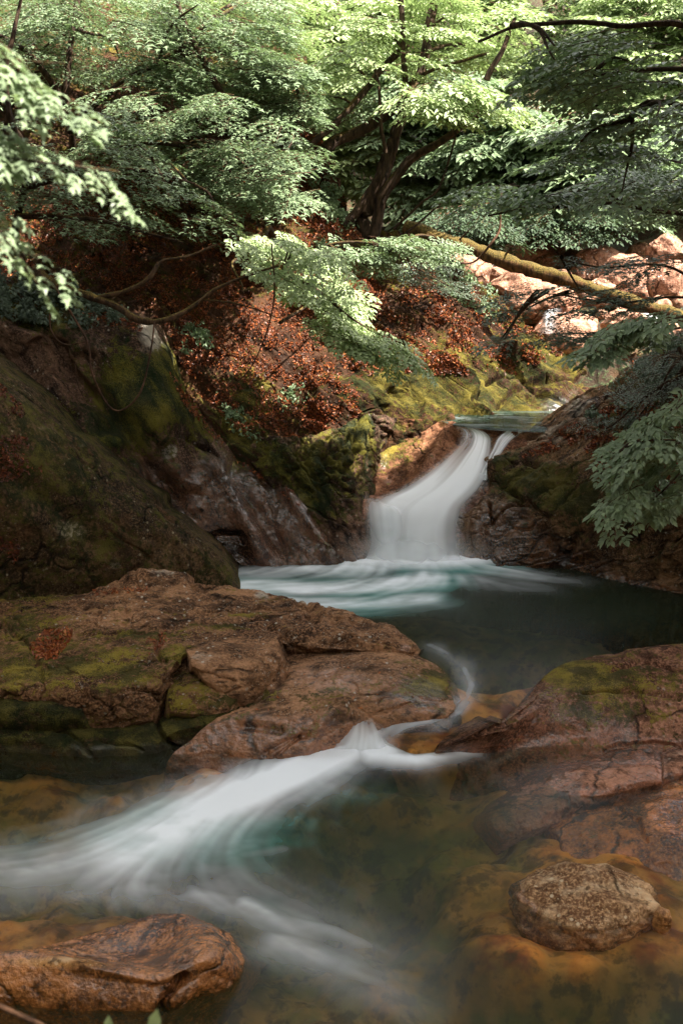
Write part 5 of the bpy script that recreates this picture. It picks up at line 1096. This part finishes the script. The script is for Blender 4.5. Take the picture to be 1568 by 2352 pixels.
# --- unseen trees added so that their crowns shade the gorge
def shade_canopy(label, base, top, R, n, seed, hz=1.0, mat=None):
    org = base; root = empty('added_shade_tree', org, label, 'tree', 'unseen trees added to shade the gorge')
    r = np.random.default_rng(seed)
    tp = [path([base, ((base[0]*.6+top[0]*.4), base[1]*.5+top[1]*.5, (base[2]+top[2])/2), top], 24, .2, .08, .1, world=True)]
    V, Fq = tube_mesh(tp, 10, .2); link('trunk', mesh_np('trunk', V, Fq[:, ::-1], M_bark, origin=org), root)
    a = r.uniform(0, 6.28, n); q = np.sqrt(r.uniform(0, 1, n))
    pts = np.stack([top[0]+R[0]*q*np.cos(a), top[1]+R[1]*q*np.sin(a), top[2]+r.normal(0, hz, n)*.6+.4, a], 1)
    V, Fc, mi, cv = crown_mesh('c', [tuple(p) for p in pts], M_mid, kind='oval', llen=.16, size=(1.1, 1.7), step=.12, seed=seed, yawv=3)
    link('crown', mesh_np('crown', V, Fc, [mat or M_mid, M_twig], midx=mi, attrs=dict(cv=cv), smooth=False, origin=org), root)
    lp = [path([top, tuple(top+.5*(pts[k, :3]-np.array(top))+np.array([0, 0, .3])), tuple(pts[k, :3])], 10, .05, .015, .1, world=True) for k in range(min(n, 14))]
    V, Fq = tube_mesh(lp, 6, .1); link('branches', mesh_np('branches', V, Fq[:, ::-1], M_bark, origin=org), root)
for a in SHADE_CANOPY: shade_canopy(*a)

# ================================================================== LOG, BOULDERS, VINES, LITTER
lg = [path([(930, 522, 18.15), (1000, 545, 17.9), (1130, 590, 17.4), (1300, 645, 16.8), (1420, 685, 16.4), (1540, 722, 16.0), (1640, 752, 15.6)], 90, .12, .085, .02)]
V, Fq = tube_mesh(lg, 22, .30)
root = empty('fallen_log', P(1300, 645, 16.8), 'mossy fallen trunk lying diagonally across the stream above the boulders', 'log')
link('trunk', mesh_np('trunk', V, Fq[:, ::-1], M_barkm, origin=P(1300, 645, 16.8)), root)
sn = [path([(1150, 598, 17.3), (1168, 575, 17.2), (1180, 560, 17.1)], 8, .02, .008, 0), path([(1040, 566, 17.7), (1060, 545, 17.6), (1085, 520, 17.5)], 8, .02, .006, 0), path([(1030, 590, 17.5), (1060, 575, 17.55), (1080, 558, 17.6)], 8, .015, .006, 0)]
for q_ in sn:
    V, Fq = tube_mesh([q_], 6); link('snag', mesh_np('snag', V, Fq[:, ::-1], M_twig, origin=P(1300, 645, 16.8)), root)

GB = 'sunlit boulders in the stream upstream'
BB = [(1223, 590, 72, 34, 22.2, 'long sunlit boulder with a yellow mossy shoulder at the back of the pile'), (1268, 572, 34, 16, 23.2, 'low flat boulder behind the long mossy-shouldered one'), (1314, 588, 24, 17, 22.8, 'small pale boulder right of the long mossy-shouldered one'),
      (1075, 612, 60, 44, 19.6, 'big smooth pink boulder seen under the left part of the log'), (1150, 628, 38, 24, 20.2, 'dull reddish boulder between the pink one and the log'), (1185, 650, 62, 30, 19.6, 'brown boulder splashed with white lichen, below the log'),
      (1245, 690, 78, 36, 18.9, 'broad pale ledge-like boulder beneath the lichen-splashed one'), (1378, 604, 56, 34, 21.6, 'rounded sunlit boulder behind the dark maple twigs'), (1445, 640, 64, 46, 20.4, 'largest brown cracked boulder on the right of the pile'),
      (1465, 578, 28, 21, 22.6, 'mossy-topped boulder perched on the right of the pile'), (1538, 580, 46, 38, 21.2, 'pale tall boulder at the top right of the pile, cut by the frame'), (1538, 648, 48, 44, 19.5, 'pitted grey-pink boulder at the right edge below the tall one'),
      (1420, 594, 24, 15, 22.2, 'small dark red boulder left of the mossy-topped one'), (1516, 700, 24, 18, 18.9, 'little brown boulder at the foot of the right-hand pile'), (1375, 670, 46, 26, 19.8, 'half-hidden boulder behind the leafy twigs in the middle'),
      (1450, 738, 60, 28, 18.0, 'flat wet boulder beside the small cascade at the right'), (1560, 775, 60, 26, 17.0, 'orange-brown boulder under the right-hand leafy spray'), (1115, 590, 24, 18, 21.5, 'small round boulder just above the log'), (1340, 625, 22, 14, 21.2, 'small boulder where the log passes in front of the pile'), (1290, 640, 30, 18, 20.6, 'squat boulder under the middle of the log')]
for k, (x, y, hw, hh, D, lab) in enumerate(BB):
    c = P(x, y, D); s = D/F*1.02
    boulder('stream_boulder', (c[0], c[1]+hw*s*.3, c[2]-hh*s*.25), (hw*s*1.12, hw*s*.85, hh*s*1.28), 30+k, M_far, lab, GB, cuts=10, sub=5, rough=.055, rot=.2*math.sin(k*3), moss0=.12 if k in (0, 9) else -.12, wet0=-.4, pale0=.1, cut=(.66, .95))
r_ = np.random.default_rng(44)
for k in range(34):
    x = r_.uniform(1060, 1590); y = 575+ (x-1060)*.06+r_.uniform(0, 150); D = 23.3-(y-570)*.027; s = D/F; q = r_.uniform(9, 21)
    cc = P(x, y, D)
    boulder('cobble', (cc[0], cc[1], cc[2]-q*s*.3), (q*s*r_.uniform(.9, 1.3), q*s, q*s*.8), 200+k, M_far, 'small pinkish cobble wedged among the larger sunlit boulders upstream', 'cobbles among the sunlit boulders', cuts=8, sub=3, rough=.05, rot=k, moss0=-.2, wet0=-.3, name_cat='cobble')
c = P(1318, 745, 18.3); s = 18.3/F
boulder('water_worn_dome', (c[0], c[1]+.3, c[2]-.25), (85*s, 85*s, 68*s), 77, M_far, 'smooth pink rock dome with a thin cascade sliding down its left side', GB, cuts=2, sub=5, rough=.03, moss0=-.5, wet0=.25)
cs = [[(1248, 716, 18.0), (1262, 710, 17.95), (1278, 708, 17.9), (1296, 706, 17.9)], [(1244, 728, 17.7), (1258, 724, 17.62), (1274, 724, 17.6), (1292, 726, 17.6)], [(1240, 744, 17.62), (1254, 744, 17.5), (1270, 746, 17.5), (1286, 750, 17.5)], [(1236, 764, 17.6), (1252, 766, 17.45), (1268, 768, 17.45), (1282, 770, 17.45)]]
link('background_cascade', falls('background_cascade', cs, 60, 60, lambda u, v, n: .6*edge(u, .3, .6)*(.8+.6*n)*(1-.7*u)), kind='structure')
cs = [[(1455, 700, 17.8), (1470, 698, 17.8), (1485, 698, 17.8)], [(1470, 716, 17.5), (1488, 714, 17.5), (1504, 714, 17.5)], [(1486, 736, 17.3), (1506, 736, 17.25), (1526, 738, 17.2)], [(1500, 752, 17.2), (1520, 754, 17.1), (1545, 758, 17.1)]]
link('background_rill', falls('background_rill', cs, 60, 50, lambda u, v, n: edge(u, .3, .3)*(.85+.6*n), seed=4), kind='structure')

def thin(name, label, cat, lines, mat, group=None, rough=.1, sides=6):
    ps = [path(l, 40, a, b, wob) for l, a, b, wob in lines]
    V, Fq = tube_mesh(ps, sides, rough); o = P(*lines[0][0][0])
    return link(name, mesh_np(name, V, Fq[:, ::-1], mat, origin=o), None, label, cat, group, None, o)
rt = thin('mossy_bough', 'crooked mossy bough sagging across the left slope above the rock wall', 'branch', [
 ([(80, 620, 13.2), (130, 655, 13.0), (200, 678, 12.9), (260, 700, 12.8), (320, 738, 12.7), (380, 735, 12.7), (440, 705, 12.8), (500, 660, 12.9), (560, 635, 13.0), (640, 610, 13.2)], .055, .012, .02),
 ([(215, 684, 12.88), (290, 668, 12.8), (340, 640, 12.8), (370, 600, 12.9), (430, 590, 13.0), (500, 560, 13.1)], .03, .012, .015),
 ([(470, 688, 12.85), (530, 695, 12.9), (600, 715, 13.0), (640, 730, 13)], .012, .004, .01)], M_bough, rough=.45, sides=10)
GV = 'bare vines hanging down the left rock wall'
thin('hanging_vine', 'vine looping beside the dark recess at the far left', 'vine', [([(78, 640, 12.4), (112, 690, 12.35), (118, 760, 12.3), (150, 792, 12.3), (205, 786, 12.3)], 0.0128, 0.0080, .02)], M_twig, GV)
thin('hanging_vine', 'long vine hanging from the mossy bough then curling up to the right', 'vine', [([(120, 650, 12.5), (165, 720, 12.4), (205, 790, 12.3), (215, 860, 12.2), (250, 930, 12.2), (285, 940, 12.2), (325, 895, 12.25), (345, 800, 12.4), (355, 740, 12.6)], 0.0128, 0.0096, .02)], M_twig, GV)
thin('hanging_vine', 'short wavy vine end over the mossy wall below the dark recess', 'vine', [([(172, 830, 12.3), (178, 880, 12.3), (195, 920, 12.3)], 0.0096, 0.0048, .01)], M_twig, GV)
thin('hanging_vine', 'thin straight vine crossing the leaf litter below the bright sapling', 'vine', [([(625, 560, 13.1), (628, 700, 13.1), (600, 790, 13.2), (560, 860, 13.3), (505, 900, 13.4)], 0.0096, 0.0064, .02)], M_twig, GV)
thin('hanging_vine', 'vine dangling from above across the fallen log', 'vine', [([(1150, 440, 16.5), (1148, 520, 16.4), (1125, 560, 16.3), (1090, 600, 16.4), (1050, 600, 16.4), (1034, 560, 16.5)], 0.0192, 0.0128, .03)], M_twig)
for k, (l, lab) in enumerate([([(905, 530, 17.6), (960, 470, 17.4), (1010, 430, 17.2), (1040, 330, 17.2), (1050, 260, 17.2)], 'thin dark slanting stem right of the leaning tree'), ([(930, 540, 17.5), (985, 490, 17.4), (1040, 450, 17.3)], 'broken stick leaning against the log end'),
                              ([(640, 740, 14.2), (720, 690, 14.8), (800, 640, 15.4)], 'bare stick lying on the leaf litter left of the crest')]):
    thin('dead_stick', lab, 'stick', [(l, .022, .010, .03)], M_bark)
thin('twig', 'blurred bare twig poking into the bottom left corner', 'twig', [([(-20, 2300, 1.9), (30, 2325, 1.9), (90, 2352, 1.9), (130, 2380, 1.9)], .006, .005, .0)], M_twig)
def leafthing(name, label, pts, mat, group=None):
    T, Fc = leaf_template('broad'); Vs = []; Fs = []
    for k, (x, y, D, s, ang, pit) in enumerate(pts):
        p = np.array(P(x, y, D)); d = np.array([[math.cos(ang)*math.cos(pit), .3*math.cos(pit), math.sin(pit)]]); X, Yv, Zv = frames(d, np.array([[0, -.6, 1.]]))
        Vs.append(p+s*(T[:, :1]*X+T[:, 1:2]*Yv+T[:, 2:]*Zv)); Fs.append(Fc+k*len(T))
    o = P(*pts[0][:3]); V = np.concatenate(Vs)
    return link(name, mesh_np(name, V, np.concatenate(Fs), mat, attrs=dict(cv=np.full(len(V), .9)), smooth=False, origin=o), None, label, 'leaf', group, None, o)
leafthing('green_leaf', 'blurred green leaf tip at the bottom edge in front of the wet boulder', [(352, 2375, 1.7, .045, 1.2, 1.2)], M_fresh)
leafthing('green_leaf', 'smaller blurred leaf tip at the bottom edge left of the other leaf tip', [(250, 2372, 1.7, .03, 1.6, 1.1)], M_fresh)

def litter(name, label, net, n, polys, llen, seed, lift=.012, kind='stuff', mask=.0, cvr=(0, 1), freq=.02, mat=None, tilt=.5, tmpl='oval'):
    G, N = NETS[net]; r = np.random.default_rng(seed)
    R, C_ = G.shape[:2]; H = G.reshape(-1, 3); px, py = proj(H)
    ok = np.zeros(len(H), bool)
    for pl in polys: ok |= inpoly(px, py, pl)
    # weight by area
    du = np.linalg.norm(np.gradient(G, axis=1), axis=2); dv = np.linalg.norm(np.gradient(G, axis=0), axis=2)
    w = (du*dv).ravel()*ok
    nz = fbm(np.stack([px*freq*.7+py*freq*.3, py*freq*1.3-px*freq*.6, px*0+seed], 1), 3)
    w = w*np.where(nz > mask, 1, .06)
    # litter lies in hollows
    w = w/w.sum(); idx = r.choice(len(H), n, p=w)
    i, j = idx//C_, idx % C_; i2 = np.clip(i+r.choice([-1, 1], n), 0, R-1); j2 = np.clip(j+r.choice([-1, 1], n), 0, C_-1)
    a, b = r.uniform(0, .6, n)[:, None], r.uniform(0, .6, n)[:, None]
    Q = G[i, j]+(G[i2, j]-G[i, j])*a+(G[i, j2]-G[i, j])*b; Nn = N[i, j]
    Q = Q+Nn*r.uniform(.003, lift, n)[:, None]
    th = r.normal(size=(n, 3)); d = th-(th*Nn).sum(1)[:, None]*Nn; d += r.normal(0, .25, (n, 3))
    up = Nn+r.normal(0, tilt, (n, 3)); X, Yv, Zv = frames(d, up)
    T, Fc = leaf_template(tmpl); s = llen*r.uniform(.55, 1.25, n)[:, None, None]
    V = Q[:, None]+s*((T[None, :, :1]-.5)*X[:, None]+T[None, :, 1:2]*Yv[:, None]+T[None, :, 2:]*2.2*Zv[:, None])
    Fa = (Fc[None]+np.arange(n)[:, None, None]*len(T)).reshape(-1, 3)
    cv = np.repeat(np.clip(r.beta(1.6, 2.2, n)*(cvr[1]-cvr[0])+cvr[0], 0, 1), len(T))
    o = tuple(V.reshape(-1, 3).mean(0))
    return link(name, mesh_np(name, V.reshape(-1, 3), Fa, mat or M_litter, attrs=dict(cv=cv), smooth=False, origin=o), None, label, 'leaf litter', None, kind, o)
litter('leaf_litter', 'thick rust-brown leaf litter covering the steep slope left of the falls', 'hill', 80000, [[(330, 640), (560, 640), (800, 800), (830, 950), (760, 1000), (640, 1060), (560, 1000), (450, 900)], [(0, 380), (700, 380), (900, 700), (860, 860), (560, 900), (300, 680), (0, 640)]], .043, 1, mask=-.18)
litter('leaf_litter', 'rust-brown leaf litter in patches between mossy rock ribs right of the slope', 'hill', 24000, [[(800, 620), (1000, 600), (1180, 720), (1320, 800), (1190, 860), (1000, 860), (860, 850)], [(660, 100), (880, 380), (900, 540), (760, 560), (680, 420)], [(1380, 800), (1470, 830), (1400, 850)]], .055, 2, mask=.0)
litter('leaf_litter', 'streaks of brown leaves caught along the right rock mass', 'rbank', 6500, [[(1180, 1060), (1290, 985), (1420, 925), (1470, 900), (1500, 930), (1400, 985), (1300, 1030)], [(1340, 1030), (1470, 920), (1600, 900), (1600, 1150), (1480, 1180), (1400, 1110)]], .055, 3, mask=.05, freq=.03)
litter('leaf_litter', 'dark brown leaves lying on the far left of the huge dark boulder', 'dark', 600, [[(0, 1000), (60, 1000), (100, 1080), (0, 1110)], [(0, 1230), (50, 1240), (40, 1290), (0, 1290)], [(0, 880), (50, 930), (60, 960), (0, 950)]], .045, 4, mask=-.1, cvr=(0, .6))
litter('leaf_litter', 'pile of rusty leaves in the hollow of the left shelf', 'slab', 520, [[(70, 1485), (100, 1450), (165, 1440), (170, 1460), (130, 1515), (85, 1515)]], .055, 5, mask=-2, cvr=(.35, 1))
litter('leaf_litter', 'small scatter of rusty leaves in the middle of the left shelf', 'slab', 60, [[(330, 1470), (380, 1450), (390, 1470), (345, 1510)]], .05, 6, mask=-2, cvr=(.25, 1))
litter('leaf_litter', 'thin line of orange leaves along the back ridge of the left shelf', 'slab', 90, [[(210, 1357), (340, 1345), (340, 1360), (220, 1368)]], .045, 7, mask=-2, cvr=(.3, 1))
litter('leaf_litter', 'brown leaves lodged along the top edge of the gorge wall', 'gwall', 900, [[(150, 690), (330, 740), (330, 765), (170, 730)], [(385, 850), (430, 900), (560, 1040), (700, 1150), (690, 1165), (540, 1060), (420, 930)]], .05, 8, mask=-.4)
litter('fallen_leaves', 'a few tiny pale leaves dotted over the rounded hump and ledges', 'hump', 26, [[(560, 1540), (950, 1500), (1000, 1600), (700, 1650), (560, 1650)]], .035, 9, mask=-2, cvr=(.7, 1))
# low plants on the slope
litter('ground_plants', 'small green seedlings and creepers among the litter near the crest', 'hill', 5200, [[(820, 590), (950, 560), (1080, 620), (1180, 720), (1120, 740), (1000, 660), (860, 640)], [(600, 560), (760, 560), (800, 640), (700, 640)], [(690, 380), (760, 400), (840, 520), (760, 540)]], .06, 10, lift=.14, mask=.02, mat=M_mid, tilt=.7, tmpl='broad')
litter('ground_plants', 'green creeper sprigs at the lower left edge of the litter slope', 'hill', 1300, [[(400, 760), (470, 740), (480, 800), (420, 820)], [(480, 880), (560, 960), (600, 1040), (540, 1000)], [(620, 900), (700, 880), (720, 920), (640, 960)]], .055, 11, lift=.10, mask=.05, mat=M_mid, tilt=.7, tmpl='broad')
litter('ground_plants', 'dark fern-like plants on the crown of the right rock mass', 'rbank', 3800, [[(1400, 890), (1480, 820), (1640, 740), (1640, 900), (1500, 900)], [(1340, 960), (1440, 935), (1480, 1000), (1400, 1010)]], .055, 12, lift=.16, mask=0., mat=M_deep, tilt=.7, tmpl='broad')
litter('ground_plants', 'leafy undergrowth sprouting along the top of the left gorge wall', 'gwall', 3500, [[(-60, 600), (60, 640), (200, 690), (300, 740), (180, 760), (0, 730)]], .055, 13, lift=.20, mask=-.05, mat=M_deep, tilt=.7, tmpl='broad')
# ================================================================== CAMERA, LIGHT
cam = bpy.data.cameras.new('camera'); co = bpy.data.objects.new('camera', cam); COL.objects.link(co)
co.location = (0, 0, CAMZ); co.rotation_euler = (math.pi/2-TH, 0, 0)
cam.sensor_fit = 'VERTICAL'; cam.sensor_height = 36; cam.lens = 36*F/2352; cam.clip_end = 1000; cam.clip_start = .05
cam.dof.use_dof = True; cam.dof.focus_distance = 10.5; cam.dof.aperture_fstop = 5.0
scene.camera = co
EL, AZ = math.radians(SUN_EL), math.radians(SUN_AZ)   # azimuth measured from +Y towards +X
w = bpy.data.worlds.new('World'); scene.world = w; w.use_nodes = True
nt = w.node_tree; bg = nt.nodes['Background']; sky = nt.nodes.new('ShaderNodeTexSky'); sky.sky_type = 'NISHITA'; sky.sun_disc = False
sky.sun_elevation = EL; sky.sun_rotation = AZ
hs = nt.nodes.new('ShaderNodeHueSaturation'); hs.inputs['Saturation'].default_value = .45; nt.links.new(sky.outputs[0], hs.inputs['Color'])
mx = nt.nodes.new('ShaderNodeMix'); mx.data_type = 'RGBA'; mx.blend_type = 'MULTIPLY'; mx.inputs[0].default_value = 1; mx.inputs[7].default_value = (1.13, 1.0, .84, 1)
nt.links.new(hs.outputs[0], mx.inputs[6]); nt.links.new(mx.outputs[2], bg.inputs[0]); bg.inputs[1].default_value = SKY
sd = Vector((math.sin(AZ)*math.cos(EL), math.cos(AZ)*math.cos(EL), math.sin(EL)))
L = bpy.data.lights.new('sun', 'SUN'); L.energy = SUNE; L.angle = math.radians(.53); L.color = (1, .93, .82)
lo = bpy.data.objects.new('sun', L); COL.objects.link(lo); lo.location = (0, 0, 30); lo.rotation_euler = sd.to_track_quat('Z', 'Y').to_euler()
scene.render.engine = 'CYCLES'
scene.render.resolution_x = 682; scene.render.resolution_y = 1024
scene.cycles.max_bounces = 8; scene.cycles.transparent_max_bounces = 24
scene.view_settings.view_transform = 'Standard'; scene.view_settings.look = 'None'; scene.view_settings.gamma = 1
scene.view_settings.exposure = EXPO
